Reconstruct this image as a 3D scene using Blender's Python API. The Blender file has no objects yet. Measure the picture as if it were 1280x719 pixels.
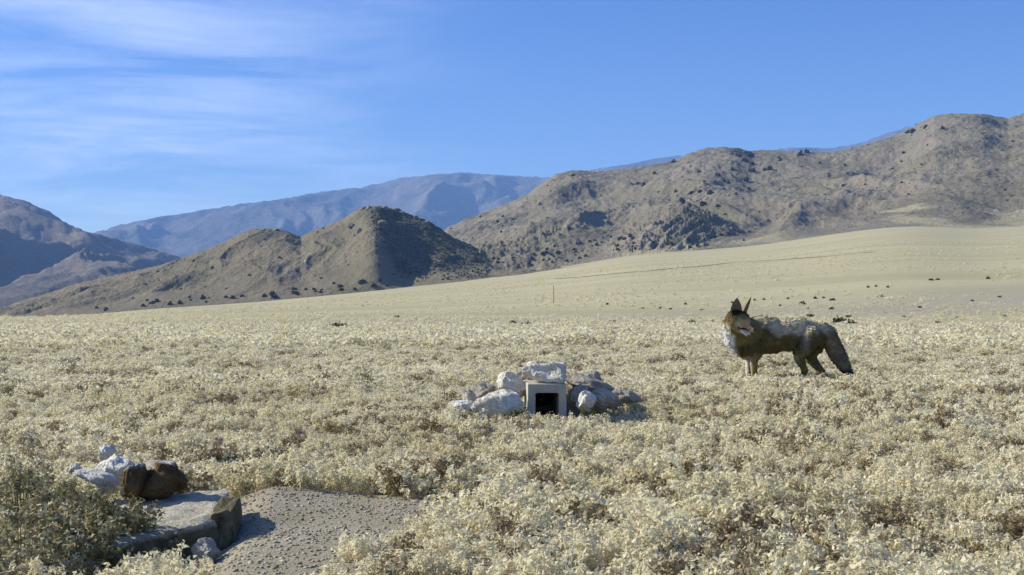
import bpy, bmesh, math, random
import numpy as np
from mathutils import Vector, Matrix, Euler, Quaternion
from mathutils.bvhtree import BVHTree
rad = math.radians
S = bpy.context.scene
C = S.collection

# ------------------------------------------------------------------ camera
F = 1545.0                      # focal length in pixels of a 1280 wide frame
HZ = 388.0                      # horizon row
CAMH = 0.63
PITCH = math.atan((HZ - 359.5) / F)
cd = bpy.data.cameras.new('trail_camera'); cam = bpy.data.objects.new('trail_camera', cd); C.objects.link(cam)
cam.location = (0, 0, CAMH); cam.rotation_euler = (rad(90) + PITCH, 0, 0)
cd.sensor_width = 36; cd.lens = 36 * F / 1280; cd.clip_start = 0.05; cd.clip_end = 60000
S.camera = cam

# ------------------------------------------------------------------ world, sun
SUN_AZ, SUN_EL = -75, 31        # azimuth from +Y, negative = left
EXPO = 0.61
w = bpy.data.worlds.new('World'); S.world = w; w.use_nodes = True
nt = w.node_tree; N = nt.nodes; L = nt.links
bg = N['Background']; out = N['World Output']
sky = N.new('ShaderNodeTexSky'); sky.sky_type = 'NISHITA'; sky.sun_disc = False
sky.sun_elevation = rad(SUN_EL); sky.sun_rotation = rad(SUN_AZ)
sky.altitude = 800; sky.air_density = 1.0; sky.dust_density = 0.3; sky.ozone_density = 3.2
hs = N.new('ShaderNodeHueSaturation'); hs.inputs['Saturation'].default_value = 1.32; hs.inputs['Hue'].default_value = 0.52
L.new(sky.outputs[0], hs.inputs['Color'])
# high thin cirrus, seen towards the left (east)
tc = N.new('ShaderNodeTexCoord'); sp = N.new('ShaderNodeSeparateXYZ'); L.new(tc.outputs['Generated'], sp.inputs[0])
def mth(op, a, b=None, clamp=False, NN=N, LL=L):
    m = NN.new('ShaderNodeMath'); m.operation = op; m.use_clamp = clamp
    for i, v in enumerate((a, b)):
        if v is None: continue
        if isinstance(v, (int, float)): m.inputs[i].default_value = v
        else: LL.new(v, m.inputs[i])
    return m.outputs[0]
zz = mth('ADD', mth('MAXIMUM', sp.outputs[2], 0), 0.06)
cx = mth('DIVIDE', sp.outputs[0], zz); cy = mth('DIVIDE', sp.outputs[1], zz)
cb = N.new('ShaderNodeCombineXYZ'); L.new(mth('MULTIPLY', cx, 0.85), cb.inputs[0]); L.new(mth('MULTIPLY', cy, 1.25), cb.inputs[1])
cn = N.new('ShaderNodeTexNoise'); cn.inputs['Scale'].default_value = 0.95; cn.inputs['Detail'].default_value = 8; cn.inputs['Roughness'].default_value = 0.66; cn.inputs['Distortion'].default_value = 0.5
L.new(cb.outputs[0], cn.inputs['Vector'])
mr = N.new('ShaderNodeMapRange'); mr.inputs[1].default_value = 0.40; mr.inputs[2].default_value = 0.78; L.new(cn.outputs['Fac'], mr.inputs[0])
lm = N.new('ShaderNodeMapRange'); lm.inputs[1].default_value = 0.02; lm.inputs[2].default_value = -0.30; lm.interpolation_type = 'SMOOTHSTEP'; L.new(sp.outputs[0], lm.inputs[0])
zm = N.new('ShaderNodeMapRange'); zm.inputs[1].default_value = 0.03; zm.inputs[2].default_value = 0.12; zm.interpolation_type = 'SMOOTHSTEP'; L.new(sp.outputs[2], zm.inputs[0])
cf = mth('MULTIPLY', mth('MULTIPLY', mr.outputs[0], lm.outputs[0]), zm.outputs[0])
cf = mth('MULTIPLY', cf, 0.72, True)
mx = N.new('ShaderNodeMix'); mx.data_type = 'RGBA'
L.new(cf, mx.inputs[0]); L.new(hs.outputs[0], mx.inputs[6]); mx.inputs[7].default_value = (8.5, 9.3, 11.0, 1)
L.new(mx.outputs[2], bg.inputs['Color']); bg.inputs['Strength'].default_value = 0.096
sl = bpy.data.lights.new('sun', 'SUN'); sl.energy = 5.0; sl.angle = rad(0.6); sl.color = (1.0, 0.952, 0.80)
so = bpy.data.objects.new('sun', sl); C.objects.link(so)
sd = Vector((math.sin(rad(SUN_AZ)) * math.cos(rad(SUN_EL)), math.cos(rad(SUN_AZ)) * math.cos(rad(SUN_EL)), math.sin(rad(SUN_EL))))
so.rotation_euler = sd.to_track_quat('Z', 'Y').to_euler(); so.location = (-5, 2, 8)
S.view_settings.view_transform = 'Standard'; S.view_settings.look = 'None'; S.view_settings.gamma = 1
S.view_settings.exposure = EXPO
S.render.engine = 'CYCLES'
S.cycles.max_bounces = 5; S.cycles.diffuse_bounces = 3; S.cycles.volume_bounces = 1
S.cycles.transparent_max_bounces = 4; S.cycles.use_denoising = True
try: S.cycles.denoiser = 'OPENIMAGEDENOISE'
except Exception: pass

# ------------------------------------------------------------------ helpers
def _h(ix, iy, s):
    n = (ix.astype(np.int64) * 374761393 + iy.astype(np.int64) * 668265263 + s * 974634777) & 0xffffffff
    n = ((n ^ (n >> 13)) * 1274126177) & 0xffffffff
    return (n ^ (n >> 16)) & 0xffffffff
def noise(x, y, s=0):
    x = np.asarray(x, float); y = np.asarray(y, float)
    ix = np.floor(x); iy = np.floor(y); fx = x - ix; fy = y - iy
    u = fx*fx*fx*(fx*(fx*6-15)+10); v = fy*fy*fy*(fy*(fy*6-15)+10)
    def g(dx, dy):
        a = _h(ix+dx, iy+dy, s) * (2*math.pi/4294967296.0)
        return np.cos(a)*(fx-dx) + np.sin(a)*(fy-dy)
    a = g(0,0)*(1-u)+g(1,0)*u; b = g(0,1)*(1-u)+g(1,1)*u
    return (a*(1-v)+b*v)*1.5
def fbm(x, y, o=4, s=0, rough=0.5):
    t = 0; a = 1; n = 0
    for i in range(o):
        t = t + a*noise(x*2**i, y*2**i, s+i*17); n += a; a *= rough
    return t/n
def ridged(x, y, o=4, s=0, rough=0.5):
    t = 0; a = 1; n = 0
    for i in range(o):
        t = t + a*(1-2*np.abs(noise(x*2**i, y*2**i, s+i*31))); n += a; a *= rough
    return t/n
def sstep(a, b, x):
    t = np.clip((x-a)/(b-a), 0, 1); return t*t*(3-2*t)

def mat(name):
    m = bpy.data.materials.new(name); m.use_nodes = True
    n = m.node_tree.nodes; l = m.node_tree.links; b = n['Principled BSDF']
    b.inputs['Roughness'].default_value = 0.9
    if 'Specular IOR Level' in b.inputs: b.inputs['Specular IOR Level'].default_value = 0.15
    return m, n, l, b
def nnoise(n, l, vec, scale, detail=4, rough=0.55, dist=0):
    t = n.new('ShaderNodeTexNoise'); t.inputs['Scale'].default_value = scale; t.inputs['Detail'].default_value = detail
    t.inputs['Roughness'].default_value = rough; t.inputs['Distortion'].default_value = dist
    l.new(vec, t.inputs['Vector']); return t.outputs['Fac']
def maprange(n, l, v, a, b, c=0., d=1.):
    m = n.new('ShaderNodeMapRange'); l.new(v, m.inputs[0])
    for i, q in enumerate((a, b, c, d)): m.inputs[i+1].default_value = q
    return m.outputs[0]
def mixc(n, l, f, a, b, mode='MIX'):
    m = n.new('ShaderNodeMix'); m.data_type = 'RGBA'; m.blend_type = mode
    for i, v in ((0, f), (6, a), (7, b)):
        if isinstance(v, (int, float)): m.inputs[i].default_value = v
        elif isinstance(v, tuple): m.inputs[i].default_value = (*v, 1) if len(v) == 3 else v
        else: l.new(v, m.inputs[i])
    return m.outputs[2]
def bump(n, l, b, h, strength, dist):
    q = n.new('ShaderNodeBump'); q.inputs['Strength'].default_value = strength; q.inputs['Distance'].default_value = dist
    l.new(h, q.inputs['Height']); l.new(q.outputs[0], b.inputs['Normal'])
def gpos(n): return n.new('ShaderNodeNewGeometry').outputs['Position']

def meshobj(name, verts, faces, m=None, parent=None, smooth=False, attrs=None):
    me = bpy.data.meshes.new(name)
    me.from_pydata(verts, [], faces) if not isinstance(verts, np.ndarray) else fast_mesh(me, verts, faces)
    if attrs:
        for k, a in attrs.items():
            t = me.attributes.new(k, 'FLOAT_COLOR', 'POINT'); t.data.foreach_set('color', np.asarray(a, np.float32).ravel())
    if smooth: me.polygons.foreach_set('use_smooth', [True]*len(me.polygons))
    o = bpy.data.objects.new(name, me); C.objects.link(o)
    if m: me.materials.append(m)
    if parent: o.parent = parent
    return o
def fast_mesh(me, v, f):
    f = np.asarray(f, np.int32); k = f.shape[1]
    me.vertices.add(len(v)); me.vertices.foreach_set('co', v.astype(np.float32).ravel())
    me.loops.add(f.size); me.loops.foreach_set('vertex_index', f.ravel())
    me.polygons.add(len(f)); me.polygons.foreach_set('loop_start', np.arange(len(f), dtype=np.int32)*k)
    me.update(calc_edges=True); me.validate()
def grid_faces(a, b, wrap=False):
    i = np.arange(a-1)[:, None]; j = np.arange(b if wrap else b-1)[None, :]
    jn = (j+1) % b
    return np.stack([i*b+j+0*jn, i*b+jn, (i+1)*b+jn, (i+1)*b+j+0*jn], -1).reshape(-1, 4)
def tag(o, label=None, cat=None, group=None, kind=None):
    if label: o['label'] = label
    if cat: o['category'] = cat
    if group: o['group'] = group
    if kind: o['kind'] = kind
    return o
def empty(name, loc, rz=0, **k):
    o = bpy.data.objects.new(name, None); C.objects.link(o); o.location = loc; o.rotation_euler = (0, 0, rz)
    o.empty_display_size = 0.05
    return tag(o, **k)

# ------------------------------------------------------------------ terrain functions
BX = [-900, 0, 130, 180, 320, 470, 560, 640, 700, 790, 850, 900, 960, 1090, 1155, 1220, 1280, 1500, 2200]
BY = [405, 398, 390, 384, 376, 361, 351, 342, 333, 316, 313, 310, 305, 287, 284, 292, 288, 283, 283]
def gsm(v, k):                      # gaussian smoothing of a profile
    q = np.exp(-.5*(np.arange(-3*k, 3*k+1)/k)**2); q /= q.sum()
    return np.convolve(np.pad(v, 3*k, 'edge'), q, 'valid')
BXF = np.arange(-900, 2200, 4.); BYF = gsm(np.interp(BXF, BX, BY), 9)
RB = 700.
def pxof(a): return 640 + F*np.tan(np.clip(a, -1.1, 1.1))
def gmacro(x, y):
    r = np.hypot(x, y); a = np.arctan2(x, y)
    by = np.interp(pxof(a), BXF, BYF)
    zt = CAMH + (HZ-by-2.5)/F*RB
    def q(r):
        r = np.minimum(r, 1400)
        return np.where(r < 70, 0, np.where(r < 170, (r-70)**2/200, (r-120)))
    front = sstep(1.5, 1.1, np.abs(a))
    return zt*q(r)/q(np.array(RB))*front
def gmicro(x, y):
    r = np.hypot(x, y)
    f = sstep(90, 30, r)
    return f*(0.05*noise(x*.28, y*.28, 3) + 0.042*noise(x*.9, y*.9, 5) + 0.012*noise(x*2.6, y*2.6, 6)) + sstep(60, 300, r)*(0.25*noise(x*.02, y*.02, 9))
def den(x, y):                      # low mound of earth that buries the block
    return 0.13*np.exp(-(((x-0.28)/0.34)**2 + ((y-7.35)/0.36)**2))
def pad(x, y):                      # gravel raised beside the slab, shaped to cut short the slab's shadow
    return .05*sstep(-.84, -.66, x-.12*(3.3-y))*sstep(.25, -.15, x)*sstep(2.3, 2.7, y)*sstep(4.5, 3.9, y)
def G(x, y): 
    x = np.asarray(x, float); y = np.asarray(y, float)
    return gmacro(x, y)+gmicro(x, y)+den(x, y)+pad(x, y)  # pad is the added rise that cuts short the slab's shadow
def P(px, py, D):                   # point on the pixel's ray at depth D
    v = Vector((0, math.cos(PITCH), math.sin(PITCH))) + Vector((1, 0, 0))*((px-640)/F) + Vector((0, -math.sin(PITCH), math.cos(PITCH)))*((359.5-py)/F)
    v *= D/v.y; return Vector((v.x, v.y, v.z+CAMH))
_DS = 2.*1.006**np.arange(1230)
def ghit(px, py):
    o_ = P(px, py, 1.); dz_ = o_.z-CAMH
    bad = np.nonzero(CAMH+dz_*_DS < G(o_.x*_DS, _DS))[0]
    if not len(bad): return None
    D = float(_DS[bad[0]]); return P(px, py, D)

# ------------------------------------------------------------------ ground sheet
fa = np.radians(np.arange(-36, 36.01, 0.12)); ca = np.radians(np.arange(38, 323, 4.0))
A = np.concatenate([fa, ca])
R = np.concatenate([np.linspace(0.25, 12, 150), 12*np.exp(np.linspace(0, math.log(9400/12.), 260))[1:]])
aa, rr = np.meshgrid(A, R)
X = np.sin(aa)*rr; Y = np.cos(aa)*rr
Z = G(X, Y)
V = np.stack([X, Y, Z], -1).reshape(-1, 3)
Fc = grid_faces(len(R), len(A), True)[:, ::-1]
gm, n, l, b = mat('ground_soil')
gp = gpos(n)
sepr = n.new('ShaderNodeVectorMath'); sepr.operation = 'LENGTH'; l.new(gp, sepr.inputs[0])
far = maprange(n, l, sepr.outputs['Value'], 45, 75)
mp = n.new('ShaderNodeMapping'); mp.inputs['Scale'].default_value = (0.25, 1, 1); l.new(gp, mp.inputs[0])
soil = mixc(n, l, maprange(n, l, nnoise(n, l, gp, 9, 6, .7), .3, .7), (0.23, 0.20, 0.12), (0.38, 0.34, 0.23))
soil = mixc(n, l, maprange(n, l, nnoise(n, l, gp, 140, 3, .7), .35, .7), soil, (0.40, 0.36, 0.30))
soil = mixc(n, l, maprange(n, l, nnoise(n, l, gp, 1.4, 4, .6), .45, .7), soil, (0.25, 0.21, 0.13))
fs = mixc(n, l, maprange(n, l, nnoise(n, l, mp.outputs[0], .05, 6, .6, .5), .35, .65), (0.37, 0.33, 0.185), (0.45, 0.405, 0.245))
fs = mixc(n, l, maprange(n, l, nnoise(n, l, mp.outputs[0], .9, 4, .7), .55, .75), fs, (0.29, 0.25, 0.15))
sy = n.new('ShaderNodeSeparateXYZ'); l.new(gp, sy.inputs[0])
# the grey silt of a dry wash across the flat
wn = nnoise(n, l, mp.outputs[0], .03, 4, .6)
wy = mth('SUBTRACT', mth('ADD', sy.outputs[1], mth('MULTIPLY', wn, 60, NN=n, LL=l), NN=n, LL=l), mth('MULTIPLY', sy.outputs[0], 0.9, NN=n, LL=l), NN=n, LL=l)
wash = mth('MULTIPLY', maprange(n, l, wy, 88, 100), maprange(n, l, wy, 140, 112), NN=n, LL=l)
wash = mth('MULTIPLY', wash, maprange(n, l, sy.outputs[0], -18, -5), NN=n, LL=l)
fs = mixc(n, l, mth('MULTIPLY', wash, .55, NN=n, LL=l), fs, (0.29, 0.26, 0.22))
# grass thins to scrubby soil at the foot of the hills
l.new(mixc(n, l, far, soil, fs), b.inputs['Base Color'])
bh = mth('ADD', nnoise(n, l, gp, 120, 4, .7), mth('MULTIPLY', nnoise(n, l, gp, 9, 4, .5), 1.2, NN=n, LL=l), NN=n, LL=l)
bump(n, l, b, bh, 0.7, 0.009)
tag(meshobj('ground', V, Fc, gm, smooth=True), kind='structure')

# ------------------------------------------------------------------ hills
def hillmat(name, tan, olive, rock, dark, sc=1.0, speck=0.5, rockamt=.5):
    m, n, l, b = mat(name)
    p = gpos(n)
    at = n.new('ShaderNodeAttribute'); at.attribute_name = 'veg_shade'
    c = mixc(n, l, maprange(n, l, nnoise(n, l, p, .012*sc, 6, .6), .40, .62), tan, olive)
    c = mixc(n, l, mth('MULTIPLY', maprange(n, l, nnoise(n, l, p, .05*sc, 7, .7), .52, .64), rockamt, NN=n, LL=l), c, rock)
    v = n.new('ShaderNodeTexVoronoi'); v.inputs['Scale'].default_value = .22*sc; v.inputs['Randomness'].default_value = 1; l.new(p, v.inputs['Vector'])
    patch = maprange(n, l, nnoise(n, l, p, .018*sc, 4, .6), .48, .66)
    dots = mth('MULTIPLY', maprange(n, l, v.outputs['Distance'], .42, .22), mth('ADD', mth('MULTIPLY', patch, .7, NN=n, LL=l), at.outputs['Fac'], NN=n, LL=l), True, NN=n, LL=l)
    c = mixc(n, l, mth('MULTIPLY', dots, speck, True, NN=n, LL=l), c, dark)
    fine = maprange(n, l, nnoise(n, l, p, .5*sc, 5, .75), .5, .68)
    c = mixc(n, l, mth('MULTIPLY', fine, .45, NN=n, LL=l), c, dark)
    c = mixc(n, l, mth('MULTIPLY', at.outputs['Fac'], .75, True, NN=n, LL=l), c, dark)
    a2 = n.new('ShaderNodeAttribute'); a2.attribute_name = 'fan'
    c = mixc(n, l, a2.outputs['Fac'], c, (.40, .355, .215))
    l.new(c, b.inputs['Base Color'])
    bh = mth('ADD', nnoise(n, l, p, .12*sc, 8, .7), mth('MULTIPLY', dots, .25, NN=n, LL=l), NN=n, LL=l)
    bump(n, l, b, bh, 0.8, 6/sc)
    return m
HB = {}
def smax(a, b, k):
    h = np.clip(0.5+0.5*(a-b)/k, 0, 1); return b*(1-h)+a*h+k*h*(1-h)
def hill(name, m, sk, px0, px1, ncol, rb, rc, back, nrow, gscale, gamp, power=None, bumps=(), apron=None, veg_shade=None, seed=0, label=None, rough=1.0, fan=None):
    px = np.linspace(px0, px1, ncol); az = np.arctan((px-640)/F)
    rbv = np.interp(px, *rb) if isinstance(rb, tuple) else np.full(ncol, float(rb))
    rcv = np.interp(px, *rc) if isinstance(rc, tuple) else np.full(ncol, float(rc))
    rcv = rcv + (rcv-rbv)*.12*noise(px*.01, px*0+7, seed)
    t = np.linspace(-0.12, 1+back, nrow)[:, None]
    r = rbv[None]+(rcv-rbv)[None]*t
    x = np.sin(az)[None]*r; y = np.cos(az)[None]*r
    gz = gmacro(x, y)
    skx, sky_ = zip(*sk)
    te = HZ - np.interp(px, skx, sky_)               # target elevation in px
    # elevation in px of a point off-axis: e = F*z/(y)
    hc = np.maximum((CAMH + te/F*np.cos(az)*rcv) - gmacro(np.sin(az)*rcv, np.cos(az)*rcv), 1.0)
    k_ = max(2, int(12/(px[1]-px[0])))
    p = gsm(np.interp(px, *power), k_) if power else np.ones(ncol)
    rbv = gsm(rbv, k_); rcv = gsm(rcv, k_)
    tt = np.clip(t, 0, 1)
    up = tt**p[None]; up = up*(1-.25*tt)+.25*tt*np.sin(tt*math.pi/2)
    dn = np.clip(1-(t-1)/back*1.05, -0.05, 1)
    shp = np.where(t <= 1, up, dn)
    h = hc[None]*shp
    wx = x + 30*gscale/60*noise(x/gscale*.7, y/gscale*.7, seed+50); wy_ = y + 30*gscale/60*noise(x/gscale*.7+9, y/gscale*.7, seed+51)
    # gullies run down the fall line (towards the viewer), broken up by warping
    g = ridged(wx/gscale, wy_/(gscale*2.2), 4, seed, .36)*.6+.4*fbm(wx/gscale*.8, wy_/(gscale*1.2), 3, seed+3)
    env = np.clip(tt*3.2, 0, 1)*np.where(t <= 1, 1, np.clip(dn, 0, 1))
    env0 = env.copy()
    env = env*(0.35+.65*np.clip((1-tt)*2.5, 0, 1))
    h = h + gamp*(g-.25)*env
    rk = ridged(wx/(gscale*.22), wy_/(gscale*.22), 4, seed+9, .6)
    h = h + gamp*.10*(rk-.2)*env*sstep(-.1, .35, fbm(x/(gscale*1.3), y/(gscale*1.3), 3, seed+77))
    for (bpx, bpy, bD, sx, sy_, slope) in bumps:
        c = P(bpx, bpy, bD)
        d = np.hypot((x-c.x)/sx, (y-c.y)/sy_)
        hb = c.z-gz - slope*d + gamp*.35*(rk-.3) + gamp*.4*(g-.3)
        h = smax(h, hb, 3.)
    h = np.where(t < 0, t*60, h)
    # bring the skyline onto its target
    for it in range(4):
        e = F*(gz+h-CAMH)/y; mxe = e.max(0)
        k = (te+ -F*(gz[np.argmax(e,0), np.arange(ncol)]-CAMH)/y[np.argmax(e,0), np.arange(ncol)])/np.maximum(mxe-F*(gz[np.argmax(e,0), np.arange(ncol)]-CAMH)/y[np.argmax(e,0), np.arange(ncol)], .5)
        k = np.clip(k, .3, 2.5); kk = gsm(k, max(2, int(7/(px[1]-px[0]))))
        h = np.where(h > 0, h*(kk[None]*sstep(0.25, .9, tt) + 1-sstep(.25, .9, tt)), h)
    z = gz + h - 0.4 + rough*env0*(gscale/85)*(1.1*noise(x/gscale*9, y/gscale*9, seed+5)+.7*noise(x/gscale*22, y/gscale*22, seed+6))
    z = np.maximum(z, gz-9)
    V = np.stack([x, y, z], -1).reshape(-1, 3)
    vg = np.zeros(x.shape) if veg_shade is None else veg_shade(np.broadcast_to(px[None], x.shape), HZ-F*(z-CAMH)/y, x, y)
    col = np.stack([vg]*3+[np.ones_like(vg)], -1).reshape(-1, 4)
    fn = np.zeros(x.shape)
    if fan: fn = sstep(.02, -.07, t-np.interp(px, *fan)[None]*(.55+2.2*fbm(x/55, y/90, 4, 202)))*.85
    fcol = np.stack([fn]*3+[np.ones_like(fn)], -1).reshape(-1, 4)
    F4 = grid_faces(nrow, ncol)[:, ::-1]
    o = meshobj(name, V, F4, m, smooth=True, attrs={'veg_shade': col, 'fan': fcol})
    o['kind'] = 'structure'
    HB[name] = (V, F4)
    return o

tan, olive, rock_, dark = (0.26, 0.222, 0.162), (0.20, 0.178, 0.115), (0.23, 0.20, 0.16), (0.07, 0.07, 0.04)
m_near = hillmat('hill_scrub', tan, olive, rock_, dark, 1.0, .8, .55)
m_knoll = hillmat('knoll_scrub', (0.235, 0.19, 0.12), (0.17, 0.15, 0.085), (0.22, 0.19, 0.15), (0.045, 0.047, 0.03), 1.3, .8, .6)
m_left = hillmat('left_mountain_scrub', (0.21, 0.17, 0.13), (0.13, 0.115, 0.09), (0.25, 0.21, 0.18), (0.06, 0.06, 0.05), .35, .7, .6)
m_far = hillmat('far_range_forest', (0.17, 0.15, 0.13), (0.08, 0.085, 0.07), (0.3, 0.27, 0.25), (0.04, 0.045, 0.04), .16, .7, .35)

hill('far_mountain_range', m_far,
     [(-500, 300), (-200, 320), (0, 318), (100, 297), (123, 289), (150, 281), (200, 271), (250, 263), (300, 255), (350, 249), (400, 240), (450, 234), (480, 228), (500, 222), (540, 218), (575, 215), (620, 218), (660, 221), (700, 222), (740, 212), (790, 204), (830, 196), (850, 194), (880, 198), (950, 188), (1000, 184), (1040, 185), (1080, 177), (1110, 166), (1135, 158), (1165, 156), (1280, 165), (1500, 160), (1800, 190)],
     -500, 1800, 900, 5200, 7800, .35, 150, 520, 230, power=([-500, 1800], [1.15, 1.15]), seed=11, rough=.8)

def vl(px, py, x, y): return .5*sstep(330, 300, py)*sstep(.0, .5, fbm(x/500, y/500, 4, 5))
hill('left_mountain', m_left,
     [(-700, 235), (-400, 205), (-200, 212), (-80, 226), (0, 243), (30, 251), (60, 264), (90, 283), (110, 290), (150, 300), (190, 311), (215, 319), (240, 328), (300, 350), (380, 375), (450, 385)],
     -700, 450, 800, ([-700, 0, 450], [1500, 1500, 1900]), ([-700, 0, 250, 450], [3900, 3700, 3300, 3000]), .5, 240, 330, 120,
     power=([-700, 450], [1.35, 1.35]), seed=23, veg_shade=vl,
     bumps=((70, 313, 2700, 1.0, 1.3, .30), (-90, 305, 2700, 1.2, 1.4, .3), (150, 335, 2500, 1., 1.2, .22)), rough=.9)

def vm(px, py, x, y):
    q = fbm(x/60, y/60, 4, 31)
    v = .9*np.exp(-((px-872)/26)**2-((py-275)/14)**2) + .7*np.exp(-((px-742)/30)**2-((py-292)/7)**2) + .5*np.exp(-((px-875)/30)**2-((py-308)/9)**2)  # first patch also paints the front knob's shaded right side
    v = v + .30*np.exp(-((px-1140)/60)**2-((py-265)/18)**2) + .5*np.exp(-((px-935)/25)**2-((py-190)/14)**2)+.4*np.exp(-((px-1230)/50)**2-((py-250)/22)**2)
    v = v + .25*sstep(.1, .5, q)
    return np.clip(v*(.6+1.2*q+.4), 0, 1)
hill('east_hills', m_near,
     [(500, 345), (540, 300), (560, 284), (580, 274), (600, 267), (640, 251), (660, 242), (680, 227), (695, 217), (715, 212), (745, 214), (765, 212), (800, 208), (840, 202), (860, 192), (880, 185), (900, 183), (920, 184), (940, 188), (960, 187), (1000, 189), (1040, 190), (1060, 186), (1090, 178), (1120, 169), (1150, 154), (1170, 144), (1190, 141), (1230, 142), (1262, 147), (1280, 142), (1350, 118), (1450, 110), (1700, 130), (1900, 150)],
     500, 1900, 1500, ([500, 640, 900, 1900], [760, 740, 700, 690]), ([500, 640, 900, 1200, 1900], [1250, 1300, 1350, 1400, 1400]), .45, 330, 90, 19,
     power=([500, 1900], [1.3, 1.3]), seed=41, veg_shade=vm, fan=([500, 760, 840, 960, 1100, 1900], [0, .02, .13, .08, .15, .15]),
     bumps=((850, 251, 850, 1.1, 2.0, .62), (722, 285, 870, 1.6, 1.3, .35), (965, 283, 850, 1.2, 1., .5), (880, 300, 800, 1.0, 1., .5), (1120, 262, 820, 1.0, 1.3, .5), (1245, 262, 800, 1., 1.2, .5), (630, 318, 830, 1.6, 1., .3)))

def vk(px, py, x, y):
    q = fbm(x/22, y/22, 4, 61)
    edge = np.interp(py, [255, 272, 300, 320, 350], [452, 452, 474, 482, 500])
    v = sstep(-6, 14, px-edge)*sstep(349, 338, py+ .10*(px-500)*1.0)*sstep(640, 585, px)  # scrub plus painted shade: dark mask follows the flank's lit edge
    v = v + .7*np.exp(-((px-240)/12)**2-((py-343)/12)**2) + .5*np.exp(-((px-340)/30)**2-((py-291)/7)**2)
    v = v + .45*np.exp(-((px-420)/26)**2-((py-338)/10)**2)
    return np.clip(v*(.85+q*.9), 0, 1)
hill('rocky_knoll', m_knoll,
     [(-300, 410), (-60, 400), (0, 385), (20, 378), (60, 366), (100, 353), (150, 342), (200, 331), (230, 321), (250, 314), (280, 302), (300, 292), (310, 287), (322, 285), (345, 285), (360, 289), (376, 295), (392, 287), (410, 281), (430, 272), (445, 262), (458, 258), (475, 257), (500, 261), (515, 268), (535, 275), (550, 285), (570, 298), (590, 306), (615, 320), (650, 334), (700, 345)],
     -300, 700, 1300, ([-300, 200, 640, 700], [740, 690, 640, 640]), ([-300, 200, 470, 700], [980, 920, 850, 800]), .5, 300, 42, 9,
     power=([-300, 200, 430, 468, 490, 520, 600, 700], [.9, .85, .85, .5, .9, 2.3, 2.0, 1.3]), seed=83, veg_shade=vk)


# ------------------------------------------------------------------ leaf materials
def leafmat(name, stops, trans=.25, per_leaf=.5):
    """colour picked per plant (random) and per leaf (tint attribute)"""
    m, n, l, b = mat(name)
    oi = n.new('ShaderNodeObjectInfo'); at = n.new('ShaderNodeAttribute'); at.attribute_name = 'tint'
    p = gpos(n)
    big = maprange(n, l, nnoise(n, l, p, .55, 4, .6), .3, .7)
    f = mth('ADD', mth('MULTIPLY', oi.outputs['Random'], .30, NN=n, LL=l), mth('MULTIPLY', at.outputs['Fac'], per_leaf, NN=n, LL=l), NN=n, LL=l)
    f = mth('ADD', f, mth('MULTIPLY', big, .30, NN=n, LL=l), NN=n, LL=l)
    r = n.new('ShaderNodeValToRGB'); e = r.color_ramp.elements
    while len(e) < len(stops): e.new(.5)
    for q, (t, c) in zip(e, stops): q.position = t; q.color = (*c, 1)
    l.new(f, r.inputs[0]); l.new(r.outputs[0], b.inputs['Base Color'])
    if trans:
        t = n.new('ShaderNodeBsdfTranslucent'); l.new(r.outputs[0], t.inputs['Color'])
        x = n.new('ShaderNodeMixShader'); x.inputs[0].default_value = trans
        l.new(b.outputs[0], x.inputs[1]); l.new(t.outputs[0], x.inputs[2]); l.new(x.outputs[0], n['Material Output'].inputs['Surface'])
    return m
M_pale = leafmat('dry_pale_leaf', [(0.0, (.28, .22, .10)), (.12, (.55, .475, .27)), (.40, (.73, .665, .44)), (.75, (.82, .77, .57)), (1, (.87, .84, .70))], .42, .42)
M_brown = leafmat('dry_brown_leaf', [(0.0, (.12, .08, .03)), (.4, (.24, .18, .09)), (.8, (.42, .35, .23)), (1, (.55, .48, .36))])
M_bush = leafmat('grey_green_leaf', [(0.0, (.07, .06, .02)), (.3, (.15, .135, .05)), (.6, (.34, .31, .17)), (.85, (.58, .54, .38)), (1, (.74, .70, .56))])
M_green = leafmat('green_leaf', [(0.0, (.04, .055, .015)), (.5, (.08, .10, .035)), (1, (.22, .24, .12))])
M_sage = leafmat('sage_leaf', [(0.0, (.05, .05, .025)), (.5, (.09, .09, .045)), (1, (.17, .16, .09))], 0)
M_chap = leafmat('chaparral_leaf', [(0.0, (.03, .035, .018)), (.5, (.055, .06, .032)), (1, (.10, .10, .055))], 0)

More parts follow.
